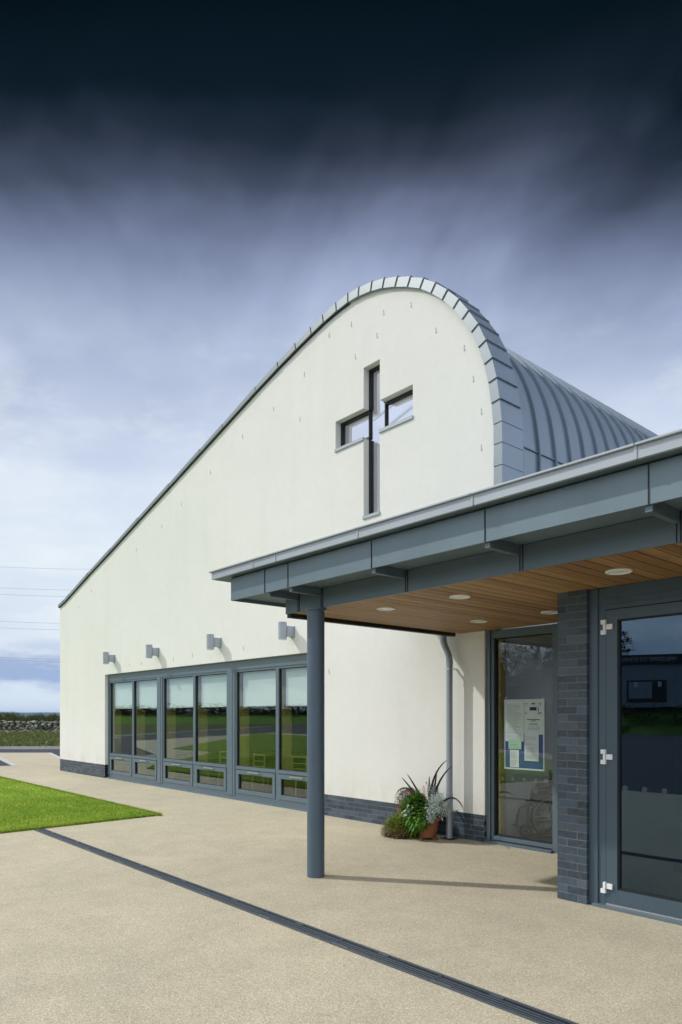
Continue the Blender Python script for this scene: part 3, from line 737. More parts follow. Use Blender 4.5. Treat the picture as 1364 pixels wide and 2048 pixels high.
# wall lights
LAMPX = [(-18.40, 'far left, near the building corner'), (-15.80, 'second from the left, over the left post'), (-12.92, 'third from the left, over the middle windows'), (-10.35, 'nearest the canopy column')]
def wall_lamp(label):
    t = thing('wall_lamp', (0, 0, 0), label, 'wall light', 'cylinder lamps along the hall wall')
    r = .078
    b = MB(); b.lathe([(r, -.15), (r, .115), (r + .004, .118), (r + .004, .13), (r - .004, .132), (r - .004, .142), (r, .145), (r, .158), (r - .012, .165)], (0, -.235, 0), 24); smooth_angle(b.build('lamp_body', 'lamp', t), 30)
    b = MB(); b.lathe([(r - .01, -.166), (r - .004, -.160), (r - .004, -.1501)], (0, -.235, 0), 24); b.build('lens', 'lens', t)
    b = MB(); b.box(-.058, .058, -.17, -.012, -.095, .095); b.build('lamp_arm', 'lamp', t, bevel=.006)
    b = MB(); b.box(-.07, .07, -.012, .0, -.105, .105); b.build('wall_plate', 'lamp', t, bevel=.003)
    return t
l0 = None
for x, lb in LAMPX:
    lab = 'grey cylinder wall light, ' + lb
    if l0 is None: l0 = o = wall_lamp(lab)
    else: o = copy_tree(l0); o['label'] = lab
    o.location = (x, W, 3.30)
bpy.context.view_layer.update()

# downpipe
dp = thing('downpipe', (-6.46, 7.68, 0), 'grey round rainwater downpipe dropping from the canopy down the cream wall', 'pipe')
b = MB(); yy = 7.665
b.tube([(-6.575, yy, 2.96), (-6.575, yy, 2.86), (-6.57, yy, 2.80), (-6.545, yy, 2.74), (-6.505, yy, 2.67), (-6.475, yy, 2.61), (-6.465, yy, 2.56), (-6.462, yy, 2.50), (-6.462, yy, 0.01)], .047, 16); smooth_angle(b.build('pipe', 'pipe', dp), 50)
b = MB(); b.lathe([(.047, 0), (.0515, .003), (.0515, .075), (.047, .078)], (-6.462, yy, 2.46), 16); smooth_angle(b.build('collar', 'pipe', dp), 40); b = MB(); b.lathe([(.047, 0), (.0515, .003), (.0515, .24), (.047, .245)], (-6.462, yy, .41), 16); smooth_angle(b.build('collar', 'pipe', dp), 40)
for z in (2.40, .38):
    b = MB(); b.lathe([(.0475, 0), (.054, .001), (.054, .022), (.0475, .023)], (-6.462, yy, z), 16); b.box(-6.475, -6.449, yy + .05, W, z + .003, z + .02); b.box(-6.40, -6.37, yy - .008, yy + .008, z + .002, z + .021); b.box(-6.55, -6.52, yy - .008, yy + .008, z + .002, z + .021); b.build('pipe_bracket', 'steel', dp)
b = MB(); b.box(-6.56, -6.36, yy - .09, yy + .09, .002, .006); b.build('gully_grate', 'dark', dp)

# ------------------------------------------------------------------ canopy
cn = thing('entrance_canopy', (-3, 5.5, 2.9), 'grey zinc entrance canopy with a cedar board soffit', 'canopy')
YT, YU, YL = 4.253, 4.363, 4.783
ZS, ZU, ZF, ZT0, ZT1 = 2.912, 3.125, 3.085, 3.352, 3.449
XE = 2.6; XC = 8.0  # canopy run on out of view to cut light from the right
deck = MB(); deck.box(-7.20, XC, YT + .03, W - .07, ZT0 + .006, ZT1 - .016); 
for x0_, x1_, y0_, y1_ in ((-5.60, XC, W - .07, 8.6), (-5.6, -5.3, 8.6, 11.6), (-3.6, XC, 8.6, 11.6), (-5.6, XC, 11.6, 15)): deck.box(x0_, x1_, y0_, y1_, ZT0 + .006, ZT1 - .016)
deck.build('roof_deck', 'fascia', cn)
tj = [-7.22, -6.35, -5.93, -4.66, -3.36, -2.08, -.8, .47, 1.74, 3.01, 4.28, 5.55, 6.82, XC]
for a_, b_ in zip(tj[:-1], tj[1:]):
    m_ = MB(); g_ = .004
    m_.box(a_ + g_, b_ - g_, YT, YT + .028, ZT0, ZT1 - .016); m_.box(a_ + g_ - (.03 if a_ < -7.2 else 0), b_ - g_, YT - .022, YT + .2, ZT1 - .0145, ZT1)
    m_.build('trim_panel', 'trim', cn, bevel=.002)
    if a_ > -7.2:
        s_ = MB(); s_.box(a_ - .009, a_ + .009, YT - .006, YT - .001, ZT0 - .001, ZT1 - .017); s_.build('trim_joint', 'trim', cn)
m_ = MB(); m_.box(-7.22, -7.192, YT + .03, W - .075, ZT0, ZT1 - .016); m_.box(-7.25, -7.0, YT + .202, W - .075, ZT1 - .0145, ZT1); m_.build('trim_panel', 'trim', cn, bevel=.002)
uj = [-6.967, -6.278, -5.856, -4.592, -3.324, -2.05, -.78, .49, 1.76, 3.03, 4.30, 5.57, 6.84, XC]
for a_, b_ in zip(uj[:-1], uj[1:]):
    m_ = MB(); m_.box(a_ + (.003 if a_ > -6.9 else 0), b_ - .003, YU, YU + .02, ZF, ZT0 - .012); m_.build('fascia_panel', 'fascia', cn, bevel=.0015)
    if a_ > -6.9:
        s_ = MB(); s_.box(a_ - .003, a_ + .003, YU - .007, YU + .012, ZF + .002, ZT0 - .014); s_.build('fascia_joint', 'dark', cn)
m_ = MB(); m_.box(-6.967, -6.947, YU + .021, W - .08, ZF, ZT0 - .012); m_.build('fascia_panel', 'fascia', cn)
m_ = MB(); m_.box(-6.946, XC, YU + .021, YL - .001, ZU, ZU + .02); m_.box(-6.946, -6.45, YL, W - .08, ZU, ZU + .02); m_.box(-6.99, XC, YU + .03, YU + .12, ZT0 - .04, ZT0 + .004)
m_.build('eaves_soffit', 'fascia', cn)
lj = [-6.467, -6.205, -5.795, -4.54, -3.27, -2.03, -.76, .51, 1.78, 3.05, 4.32, 5.59, 6.86, XC]
for a_, b_ in zip(lj[:-1], lj[1:]):
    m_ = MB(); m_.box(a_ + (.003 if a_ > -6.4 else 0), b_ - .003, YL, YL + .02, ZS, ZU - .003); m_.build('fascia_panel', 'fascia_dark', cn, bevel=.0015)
    if a_ > -6.4:
        s_ = MB(); s_.box(a_ - .030, a_ - .024, YL - .006, YL + .01, ZS + .002, ZU - .004); s_.box(a_ - .003, a_ + .003, YL - .006, YL + .01, ZS + .002, ZU - .004); s_.build('fascia_joint', 'dark', cn)
m_ = MB(); m_.box(-6.467, -6.447, YL + .021, W - .08, ZS, ZU - .003); m_.build('fascia_panel', 'fascia_dark', cn)
for xb in (-6.215, -5.815, -4.565, -3.295, -2.035, -.765, .505, 1.775):
    m_ = MB(); m_.box(xb - .05, xb, YU + .022, YL - .002, 3.043, ZU - .002); m_.build('bracket', 'fascia_dark', cn, bevel=.002)
m_ = MB(); m_.box(-6.60, -6.469, YL + .12, YL + .17, 3.0, ZU - .002); m_.build('bracket', 'fascia_dark', cn)
m_ = MB(); m_.box(-6.466, -6.395, YL + .022, W - .1, ZS - .040, ZS + .01); m_.build('soffit_trim', 'dark', cn)
# cedar boards
sf = MB(); x = -6.393
nb = 0
while x < XC:
    x1 = x + .119; y1_ = W - .005 if x1 < -3.6 else 5.99
    sf.box(x, x1, YL + .022, y1_, ZS + .006, ZS + .024); x += .13
sf.build('soffit_boards', 'wood', cn, bevel=.002)
m_ = MB(); m_.box(-6.39, XC, YL + .022, W - .005, ZS + .026, ZS + .034); m_.build('soffit_backing', 'dark', cn)
# recessed lights
for (x, y, lb) in [(-5.41, 5.36, 'round recessed downlight closest to the canopy column'), (-4.385, 5.36, 'round recessed downlight in the middle of the front row'), (-2.776, 5.39, 'round recessed downlight above the glazed door'),
                   (-5.38, 6.94, 'round recessed downlight at the back near the downpipe'), (-4.38, 6.94, 'round recessed downlight half hidden by the brick pier')]:
    t = thing('recessed_light', (x, y, ZS), lb, 'ceiling light', 'downlights in the canopy soffit')
    b = MB(); b.torus((x, y, ZS + .002), .095, .011, (1, 0, 0), (0, 1, 0), 28, 8); smooth_angle(b.build('rim', 'white', t), 60)
    b = MB(); b.lathe([(.086, .0), (.06, -.006), (.02, -.008)], (x, y, ZS + .004), 24); smooth_angle(b.build('lens', 'lens', t), 60)
# column
co = thing('canopy_column', (-5.905, 4.775, 0), 'round blue grey steel column carrying the canopy corner', 'column')
b = MB(); b.lathe([(.0955, .0), (.0955, ZS - .03)], (-5.905, 4.775, 0), 40); smooth_angle(b.build('shaft', 'column', co), 50)
b = MB(); b.lathe([(.0956, ZS - .03), (.118, ZS - .026), (.118, ZS - .004)], (-5.905, 4.775, 0), 40); smooth_angle(b.build('cap_plate', 'column', co), 30)

# ------------------------------------------------------------------ lobby
lb_ = thing('entrance_lobby', (-3, 6.5, 0), 'dark brick and grey framed glazed entrance lobby under the canopy', 'building')
pier = MB(); PX0, PX1, PY = -3.676, -3.372, 5.945
pier.m = 1; pier.box(PX0 + .004, PX1 - .004, PY + .0035, 6.10, 0, ZS + .02); pier.m = 0
for r in range(40):
    z = .004 + r * .0735; z1 = min(z + .0645, ZS + .015)
    if z > ZS: break
    j = random.uniform(-.0012, .0012)
    xsq = [(PX0, PX0 + .094), (PX0 + .104, PX1)] if r % 2 else [(PX0, PX0 + .20), (PX0 + .210, PX1)]
    for a_, b_ in xsq: pier.box(a_, b_, PY + j, PY + .16, z, z1)
pier.build('brick_pier', ['brick', 'mortar'], lb_)
rw = MB(); rw.box(-3.655, -3.42, 6.108, 7.93, 0, 2.915); rw.box(-4.855, -3.655, 7.86, 8.0, 0, 2.915); rw.box(-3.42, XE - .11, 7.90, 8.0, 0.013, 2.925); rw.build('return_wall_and_added_partition', 'dark', lb_)  # last box: dark partition added behind the doors to keep their glass dark
fw_ = MB(); fw_.box(XE + .001, XC, 6.0, 6.2, 0, 2.93); fw_.box(XC - .2, XC, 6.2, 14, 0, 3.3); fw_.build('front_wall', 'brick', lb_)
# glazed doors
YD = 5.998
df = MB()
df.box(PX1 + .001, -3.287, YD - .012, YD + .08, 0, ZS); df.box(-3.286, -3.215, YD + .004, YD + .08, 0, ZS)
df.box(-3.214, XE, YD - .012, YD + .08, 2.812, ZS + .003); df.box(-3.214, XE, YD - .004, YD + .08, 2.762, 2.811); df.box(-3.214, XE, YD + .004, YD + .08, 2.716, 2.761)
df.build('door_frame', 'doorframe', lb_)
th = MB(); th.box(PX1 + .05, XE, YD - .05, YD + .08, .001, .028); th.build('threshold', 'fascia', lb_)
for dx0 in (-3.209, -2.17):
    D = MB(); x0, x1 = dx0, dx0 + 1.03
    D.box(x0, x0 + .105, YD - .002, YD + .05, .046, 2.708); D.box(x1 - .105, x1, YD - .002, YD + .05, .046, 2.708)
    D.box(x0 + .106, x1 - .106, YD - .002, YD + .05, .046, .178); D.box(x0 + .106, x1 - .106, YD - .002, YD + .05, 2.616, 2.708)
    door = D.build('door', 'doorframe', lb_)
    g_ = MB(); ring(g_, x0 + .106, x1 - .106, .179, 2.615, .014, YD + .008, YD + .04); g_.build('gasket', 'dark', door)
    g_ = MB(); g_.quad((x0 + .10, YD + .03, .17), (x1 - .10, YD + .03, .17), (x1 - .10, YD + .03, 2.62), (x0 + .10, YD + .03, 2.62)); g_.build('pane', 'doorglass', door)
    g_ = MB(); g_.box(x0 + .005, x1 - .005, YD - .012, YD + .03, .030, .044); g_.build('threshold_strip', 'steel', door)
    for k in range(5):
        g_ = MB(); g_.disc((x0 + .165 + k * .175, YD + .028, 1.10), .025, 'y'); g_.build('glass_dot', 'frost', door)
    hx = x0 - .006
    if dx0 < -3:
        for hz, two in ((2.553, 1), (1.372, 1), (.198, 0)):
            h_ = MB()
            h_.box(hx - .010, hx + .012, YD - .034, YD - .003, hz - .024 if two else hz - .022, hz + .026 if two else hz + .036)
            h_.box(hx + .016, hx + .072, YD - .022, YD - .003, hz - .022, hz + .026)
            if two: h_.box(hx - .036, hx + .010, YD - .028, YD + .003, hz + .028, hz + .068)
            h_.box(hx - .036, hx + .010, YD - .028, YD + .003, hz - .066, hz - .026)
            h_.build('hinge', 'white', door, bevel=.002)
# side window
sw_ = MB(); y0, y1 = 7.885, 7.97; x0, x1 = -5.962, -4.862
sw_.box(x0, x0 + .055, y0 - .03, y1, .03, ZS + .003); sw_.box(x0 + .056, x0 + .10, y0, y1, .03, ZS)
sw_.box(x1 - .055, x1, y0 - .02, y1, 0.0, ZS + .003); sw_.box(x1 - .085, x1 - .056, y0, y1, .03, ZS)
sw_.box(x0 + .101, x1 - .086, y0, y1, 2.812, ZS); sw_.box(x0 + .101, x1 - .086, y0, y1, .045, .098)
sw_.box(x0 + .02, x1 - .06, 7.80, y1, .0, .03)
win = sw_.build('window', 'frame', lb_)
g_ = MB(); ring(g_, x0 + .101, x1 - .086, .099, 2.811, .016, y0 + .03, y1 - .005); g_.build('gasket', 'dark', win)
g_ = MB(); g_.quad((x0 + .10, 7.945, .09), (x1 - .08, 7.945, .09), (x1 - .08, 7.945, 2.82), (x0 + .10, 7.945, 2.82)); g_.build('pane', 'sideglass', win)
for x_, z_ in ((-5.76, .886), (-5.59, .892), (-5.41, .896), (-5.235, .90), (-5.085, .903)):
    g_ = MB(); g_.disc((x_, 7.943, z_), .026, 'y'); g_.build('glass_dot', 'frost', win)
g_ = MB(); g_.box(x0 + .02, x0 + .15, 7.972, 8.09, .02, 2.9); g_.box(x0 + .15, x1, 7.972, 8.04, .03, .085); g_.build('timber_lining', 'timber', win)
# lobby interior
rl_ = MB(); rl_.quad((-5.35, 8.55, 3.46), (-3.55, 8.55, 3.46), (-3.55, 11.65, 3.46), (-5.35, 11.65, 3.46)); rl_.build('added_rooflight', 'added_roofglass', lb_)  # made-up opening over the lobby, put in to light its interior
it = MB(); it.box(-5.95, -5.90, 8.1, 13, 0, 2.95); it.box(-5.9, XE, 12.8, 13, 0, 2.95); 
for x0_, x1_, y0_, y1_ in ((-5.95, XE, 7.98, 8.6), (-5.95, -5.3, 8.6, 11.6), (-3.6, XE, 8.6, 11.6), (-5.95, XE, 11.6, 13)): it.quad((x0_, y0_, 2.93), (x1_, y0_, 2.93), (x1_, y1_, 2.93), (x0_, y1_, 2.93))
for x0_, x1_, y0_, y1_ in ((-5.3, -5.3, 8.6, 11.6), (-3.6, -3.6, 8.6, 11.6), (-5.3, -3.6, 8.6, 8.6), (-5.3, -3.6, 11.6, 11.6)): it.quad((x0_, y0_, 2.93), (x1_, y1_, 2.93), (x1_, y1_, 3.36), (x0_, y0_, 3.36))
it.quad((-3.4, 6.09, 2.93), (XE, 6.09, 2.93), (XE, 7.98, 2.93), (-3.4, 7.98, 2.93)); it.box(XE - .1, XE, 6.1, 13, 0, 3.3)
it.build('inner_wall', 'lobbywall', lb_)
it = MB(); it.quad((-5.92, 7.9, .012), (XE, 7.9, .012), (XE, 13, .012), (-5.92, 13, .012)); it.quad((-3.42, 6.06, .012), (XE, 6.06, .012), (XE, 7.9, .012), (-3.42, 7.9, .012)); it.build('floor', 'mat', lb_)

# ------------------------------------------------------------------ notice board hung inside the side window
nb_ = thing('notice_board', (-5.44, 7.99, 1.02), 'blue felt notice board with pinned papers hung inside the side window', 'notice board')
bx0, bx1, bz0, bz1, by = -5.755, -5.122, 1.02, 1.968, 7.985
b = MB(); b.box(bx0 + .01, bx1 - .01, by, by + .012, bz0 + .01, bz1 - .01); b.build('felt', 'boardblue', nb_)
b = MB(); ring(b, bx0, bx1, bz0, bz1, .022, by - .008, by + .016); b.build('frame', 'white', nb_, bevel=.002)
for x in (bx0 + .03, bx1 - .03):
    b = MB(); b.tube([(x, by, bz1), (x, by - .006, bz1 + .025), (x + .012, by - .01, bz1 + .04)], .006, 6); b.build('hook', 'white', nb_)
rnd = random.Random(3)
def paper(x0, x1, z0, z1, mat, lines, yo=0.004, head=False, logo=False):
    b = MB(); b.box(x0, x1, by - .0025 - yo, by - .0005 - yo, z0, z1); p = b.build('paper', mat, nb_)
    t = MB(); z = z1 - .05 * (z1 - z0)
    for i in range(lines):
        z -= (z1 - z0) * .9 / (lines + 1); x = x0 + .1 * (x1 - x0); hh = min(.0042, (z1 - z0) / lines * .32)
        if rnd.random() < .12: continue
        end = x0 + (x1 - x0) * rnd.uniform(.55, .92)
        while x < end:
            wl = rnd.uniform(.008, .035); t.box(x, min(x + wl, end), by - .0042 - yo, by - .0026 - yo, z - hh, z); x += wl + .006
    t.build('printing', 'inkgrey', p)
    return p
ym = by
pa = paper(bx0 + .022, -5.44, 1.40, bz1 - .02, 'paper', 30)
pb = paper(-5.435, bx1 - .022, 1.50, bz1 - .02, 'paper', 0)
b = MB(); ox = -5.435; wd = (bx1 - .022) - ox
for (u0, u1, z0, z1) in [(.06, .16, 1.905, 1.913), (.07, .15, 1.882, 1.889), (.40, .58, 1.896, 1.918), (.75, .92, 1.905, 1.913), (.78, .9, 1.882, 1.889), (.07, .14, 1.775, 1.79), (.80, .92, 1.775, 1.79), (.74, .77, 1.76, 1.86),
                     (.16, .82, 1.690, 1.701), (.36, .62, 1.672, 1.681), (.28, .70, 1.630, 1.641), (.22, .80, 1.604, 1.607), (.18, .84, 1.58, 1.583), (.22, .74, 1.56, 1.563), (.12, .16, 1.545, 1.55), (.80, .84, 1.545, 1.55)]:
    b.box(ox + wd * u0, ox + wd * u1, by - .0082, by - .0066, z0, z1)
b.build('printing', 'ink', pb)
b = MB(); b.box(ox + wd * .30, ox + wd * .66, by - .0082, by - .0066, 1.815, 1.86); lg = b.build('logo_panel', 'inkblue', pb)
def text_mesh(txt, size, mat, parent, loc, rot, name='lettering', ext=.0006, sx=1.0):
    cu = bpy.data.curves.new(name, 'FONT'); cu.body = txt; cu.size = size; cu.extrude = ext; cu.align_x = 'CENTER'; cu.align_y = 'CENTER'
    tmp = bpy.data.objects.new(name, cu); COL.objects.link(tmp); bpy.context.view_layer.update()
    me = bpy.data.meshes.new_from_object(tmp.evaluated_get(bpy.context.evaluated_depsgraph_get())); bpy.data.objects.remove(tmp)
    mw = Matrix.Translation(loc) @ rot.to_4x4() @ Matrix.Diagonal((sx, 1, 1, 1)); me.transform(mw)
    me.materials.clear(); me.materials.append(MAT[mat]); o = bpy.data.objects.new(name, me); COL.objects.link(o)
    if parent:
        o.parent = parent; p = parent; off_ = Vector((0, 0, 0))
        while p: off_ += p.location; p = p.parent
        o.location = -off_
    return o
paper(-5.425, bx1 - .085, 1.145, 1.50, 'paper', 20, .009)
paper(bx0 + .075, -5.475, 1.295, 1.43, 'papergreen', 7, .009)
paper(bx0 + .095, -5.515, 1.05, 1.285, 'paper', 12, .005)

# ------------------------------------------------------------------ wheelchair (heading to -RT, side on to the window)
wc = thing('wheelchair', (-5.45, 8.72, 0.012), 'folded dark wheelchair with spoked wheels parked behind the side window', 'wheelchair')
U = Vector((-RT.x, -RT.y, 0)); V3 = Vector((FW.x, FW.y, 0)); B0 = Vector((-5.50, 8.74, .012))
def wp(f, s_, z): return tuple(B0 + U * f + V3 * s_ + Vector((0, 0, z)))
Uz = tuple(U); Zz = (0, 0, 1)
for s_ in (0.0, .52):
    b = MB(); b.torus(wp(0, s_, .30), .285, .017, Uz, Zz, 40, 8); wh = smooth_angle(b.build('rear_wheel', 'rubber', wc), 60)
    b = MB(); b.torus(wp(0, s_ - .03 if s_ == 0 else s_ + .03, .30), .262, .008, Uz, Zz, 40, 6); smooth_angle(b.build('hand_rim', 'steel', wh), 60)
    b = MB()
    for k in range(18):
        a = 2 * pi * k / 18; b.tube([wp(.02 * cos(a + .6), s_, .30 + .02 * sin(a + .6)), wp(.275 * cos(a), s_, .30 + .275 * sin(a))], .0028, 4, False)
    b.build('spokes', 'steel', wh)
    b = MB(); b.tube([wp(0, s_ - .03, .30), wp(0, s_ + .03, .30)], .028, 12); b.build('hub', 'steel', wh)
    b = MB(); b.torus(wp(.36, s_ + .02, .10), .085, .014, Uz, Zz, 24, 6); cw_ = smooth_angle(b.build('caster_wheel', 'rubber', wc), 60)
    b = MB(); b.torus(wp(.36, s_ + .02, .10), .066, .006, Uz, Zz, 20, 5)
    for k in range(5):
        a = 2 * pi * k / 5; b.tube([wp(.36, s_ + .02, .10), wp(.36 + .066 * cos(a), s_ + .02, .10 + .066 * sin(a))], .006, 5, False)
    b.build('rim', 'wcframe', cw_)
    si_ = s_ + (.05 if s_ == 0 else -.05); b = MB()
    b.tube([wp(-.12, si_, .30), wp(-.12, si_, .92), wp(-.24, si_, .94)], .016, 8)
    b.tube([wp(-.12, si_, .48), wp(.30, si_, .48), wp(.44, si_, .42), wp(.50, si_, .16)], .016, 8)
    b.tube([wp(-.12, si_, .22), wp(.34, si_, .22)], .016, 8); b.tube([wp(.32, si_, .48), wp(.32, si_, .14)], .016, 8)
    b.tube([wp(-.10, si_, .67), wp(.18, si_, .70), wp(.25, si_, .68), wp(.27, si_, .62), wp(.28, si_, .48)], .017, 8)
    smooth_angle(b.build('side_frame', 'wcframe', wc), 60)
    b = MB()
    for d_ in (-.02,): b.add([wp(-.08, si_, .70), wp(.20, si_, .72), wp(.20, si_ + .03, .72), wp(-.08, si_ + .03, .70), wp(-.08, si_, .725), wp(.20, si_, .745), wp(.20, si_ + .03, .745), wp(-.08, si_ + .03, .725)], [(0, 3, 2, 1), (4, 5, 6, 7), (0, 1, 5, 4), (1, 2, 6, 5), (2, 3, 7, 6), (3, 0, 4, 7)])
    b.build('armrest', 'rubber', wc)
    b = MB(); b.add([wp(-.10, si_, .46), wp(.27, si_, .46), wp(.26, si_, .62), wp(-.10, si_, .62), wp(-.10, si_ + .006, .46), wp(.27, si_ + .006, .46), wp(.26, si_ + .006, .62), wp(-.10, si_ + .006, .62)], [(0, 1, 2, 3), (7, 6, 5, 4), (0, 4, 5, 1), (1, 5, 6, 2), (2, 6, 7, 3), (3, 7, 4, 0)]); b.build('side_panel', 'rubber', wc)
    b = MB(); b.add([wp(.44, si_, .15), wp(.62, si_, .19), wp(.62, si_ + (.17 if s_ == 0 else -.17), .19), wp(.44, si_ + (.17 if s_ == 0 else -.17), .15), wp(.44, si_, .165), wp(.62, si_, .205), wp(.62, si_ + (.17 if s_ == 0 else -.17), .205), wp(.44, si_ + (.17 if s_ == 0 else -.17), .165)],
                    [(0, 3, 2, 1), (4, 5, 6, 7), (0, 1, 5, 4), (1, 2, 6, 5), (2, 3, 7, 6), (3, 0, 4, 7)]); b.build('footrest', 'rubber', wc)
b = MB(); b.add([wp(-.12, .05, .485), wp(.30, .05, .485), wp(.30, .47, .485), wp(-.12, .47, .485), wp(-.12, .05, .505), wp(.30, .05, .505), wp(.30, .47, .505), wp(-.12, .47, .505)], [(0, 3, 2, 1), (4, 5, 6, 7), (0, 1, 5, 4), (1, 2, 6, 5), (2, 3, 7, 6), (3, 0, 4, 7)]); b.build('seat', 'rubber', wc)
b = MB(); b.add([wp(-.11, .05, .52), wp(-.11, .47, .52), wp(-.12, .47, .90), wp(-.12, .05, .90), wp(-.13, .05, .52), wp(-.13, .47, .52), wp(-.14, .47, .90), wp(-.14, .05, .90)], [(0, 1, 2, 3), (7, 6, 5, 4), (0, 4, 5, 1), (3, 2, 6, 7), (0, 3, 7, 4), (1, 5, 6, 2)]); b.build('backrest', 'rubber', wc)

# ------------------------------------------------------------------ chairs in the hall
def make_chair(label):
    t = thing('wooden_chair', (0, 0, 0), label, 'chair', 'pale wooden chairs inside the hall')
    b = MB(); b.box(-.21, .21, -.21, .21, .43, .455); b.build('seat', 'chair', t)
    for sx in (-1, 1):
        b = MB(); b.box(sx * .19 - .016, sx * .19 + .016, -.20, -.168, 0, .43); b.build('leg', 'chair', t)
        b = MB(); b.box(sx * .19 - .016, sx * .19 + .016, .17, .202, 0, .43); b.box(sx * .19 - .016, sx * .19 + .016, .19, .22, .455, .86); b.build('leg', 'chair', t)
    b = MB(); b.box(-.173, .173, .195, .212, .82, .855); b.box(-.173, .173, .195, .212, .68, .70); b.box(-.173, .173, .195, .212, .56, .58); b.build('backrest', 'chair', t)
    return t
c0 = None; CL = ['pale wooden chair inside the hall, %s' % q for q in ('behind the third window', 'deeper behind the fourth window', 'behind the fourth window', 'behind the fifth window', 'deeper behind the fifth window', 'behind the rightmost window', 'deeper in beside the timber post', 'deeper behind the rightmost window')]
for (x, y, rz), lb in zip([(-14.9, 9.0, .2), (-13.6, 9.7, -.3), (-13.3, 8.9, .1), (-12.0, 9.1, .3), (-11.5, 9.9, 0), (-10.5, 9.0, -.2), (-15.9, 9.9, .4), (-9.7, 9.9, .1)], CL):
    if c0 is None: c0 = o = make_chair(lb)
    else: o = copy_tree(c0); o['label'] = lb
    o.location = (x, y, .012); o.rotation_euler.z = rz

# ------------------------------------------------------------------ potted plants by the downpipe
rp = random.Random(11)
def leafquad(mb, base, d, L, wd, curl=.25, up=Vector((0, 0, 1)), nseg=2):
    d = d.normalized(); sd_ = d.cross(up)
    if sd_.length < .05: sd_ = Vector((1, 0, 0))
    sd_.normalize(); pts = []
    for i in range(nseg + 1):
        t = i / nseg; p = base + d * (L * t) - up * (curl * L * t * t); wv = wd * (1 - abs(2 * t - .9) ** 2 * .8) * .5 if i < nseg else 0.0
        pts.append((p, max(wv, wd * .08) if i < nseg else 0))
    o = len(mb.v)
    for p, wv in pts[:-1]: mb.v += [tuple(p - sd_ * wv), tuple(p + sd_ * wv)]
    mb.v.append(tuple(pts[-1][0]))
    for i in range(nseg - 1):
        mb.f.append([o + 2 * i, o + 2 * i + 1, o + 2 * i + 3, o + 2 * i + 2]); mb.mi.append(mb.m)
    mb.f.append([o + 2 * (nseg - 1), o + 2 * (nseg - 1) + 1, o + 2 * nseg]); mb.mi.append(mb.m)
def rdir(zmin=-.3):
    while True:
        v = Vector((rp.uniform(-1, 1), rp.uniform(-1, 1), rp.uniform(zmin, 1)))
        if .1 < v.length < 1: return v.normalized()
def mound(mb, c, r, n, L, wd, zmin=-.2, curl=.3, fill=.55):
    c = Vector(c)
    for _ in range(n):
        d = rdir(zmin); k = rp.uniform(fill, 1.0)
        b_ = c + Vector((d.x * r[0], d.y * r[1], d.z * r[2])) * k
        dd = (d + Vector((rp.gauss(0, .5), rp.gauss(0, .5), rp.gauss(.2, .4)))).normalized()
        leafquad(mb, b_, dd, L * rp.uniform(.6, 1.3), wd * rp.uniform(.7, 1.3), curl)
def flower(mb, c, r, n=5):
    c = Vector(c); ax = (Vector((-.1, -1, .5)) + Vector((rp.gauss(0, .3), rp.gauss(0, .3), rp.gauss(0, .3)))).normalized()
    a1 = ax.cross(Vector((0, 0, 1))).normalized(); a2 = ax.cross(a1)
    for k in range(n):
        a = 2 * pi * k / n + rp.uniform(-.2, .2); leafquad(mb, c, a1 * cos(a) + a2 * sin(a) + ax * .25, r, r * .9, .1, ax, 2)
def pot(t, c, r0, r1, h, feet=True):
    b = MB(); z0 = .035 if feet else 0
    b.lathe([(r0, z0), (r0 + (r1 - r0) * .5, z0 + h * .4), (r1 - .008, z0 + h * .82), (r1 + .012, z0 + h * .83), (r1 + .015, z0 + h), (r1 - .008, z0 + h), (r1 - .03, z0 + h - .04)], (c[0], c[1], 0), 32)
    smooth_angle(b.build('pot', 'terracotta', t), 30)
    if feet:
        for a in (-1.75, .4, 2.5):
            fx, fy = c[0] + cos(a) * r0 * .95, c[1] + sin(a) * r0 * .95
            f_ = MB(); f_.box(fx - .028, fx + .028, fy - .03, fy + .03, 0, .0345); f_.build('pot_foot', 'terracotta', t, bevel=.004)
# right pot: terracotta on feet with mixed planting
A = (-6.60, 7.41)
t1 = thing('potted_plant', (A[0], A[1], 0), 'terracotta pot on feet with white flowers, silver foliage and dark spiky leaves', 'potted plant', 'flower pots beside the downpipe')
A = (-6.635, 7.41); pot(t1, A, .11, .158, .285)
b = MB(); mound(b, (-6.78, 7.32, .45), (.17, .15, .20), 1500, .075, .042, -.5, .35, .2); mound(b, (-6.70, 7.23, .32), (.15, .08, .17), 520, .10, .05, -.7, .5, .25); mound(b, (-6.90, 7.3, .36), (.14, .12, .18), 500, .07, .035, -.5, .4, .2); mound(b, (-6.62, 7.36, .42), (.12, .1, .12), 400, .08, .04, -.3, .4, .2); mound(b, (-6.60, 7.27, .33), (.08, .06, .12), 260, .08, .042, -.8, .5, .2); b.build('green_foliage', 'leaf', t1)
b = MB()
for _ in range(2300):
    d = rdir(-.5); c = Vector((-6.43, 7.38, .49)) + Vector((d.x * .165, d.y * .15, d.z * .175)) * rp.uniform(.25, 1.1)
    leafquad(b, c, (d + Vector((rp.gauss(0, .6), rp.gauss(0, .6), rp.gauss(0, .6)))), rp.uniform(.02, .05), .011, .2)
for _ in range(700):
    d = rdir(-.8); c = Vector((-6.50, 7.29, .36)) + Vector((d.x * .10, d.y * .05, d.z * .09)) * rp.uniform(.3, 1)
    leafquad(b, c, (d + Vector((rp.gauss(0, .5), rp.gauss(0, .5), -.4))), rp.uniform(.02, .05), .011, .2)
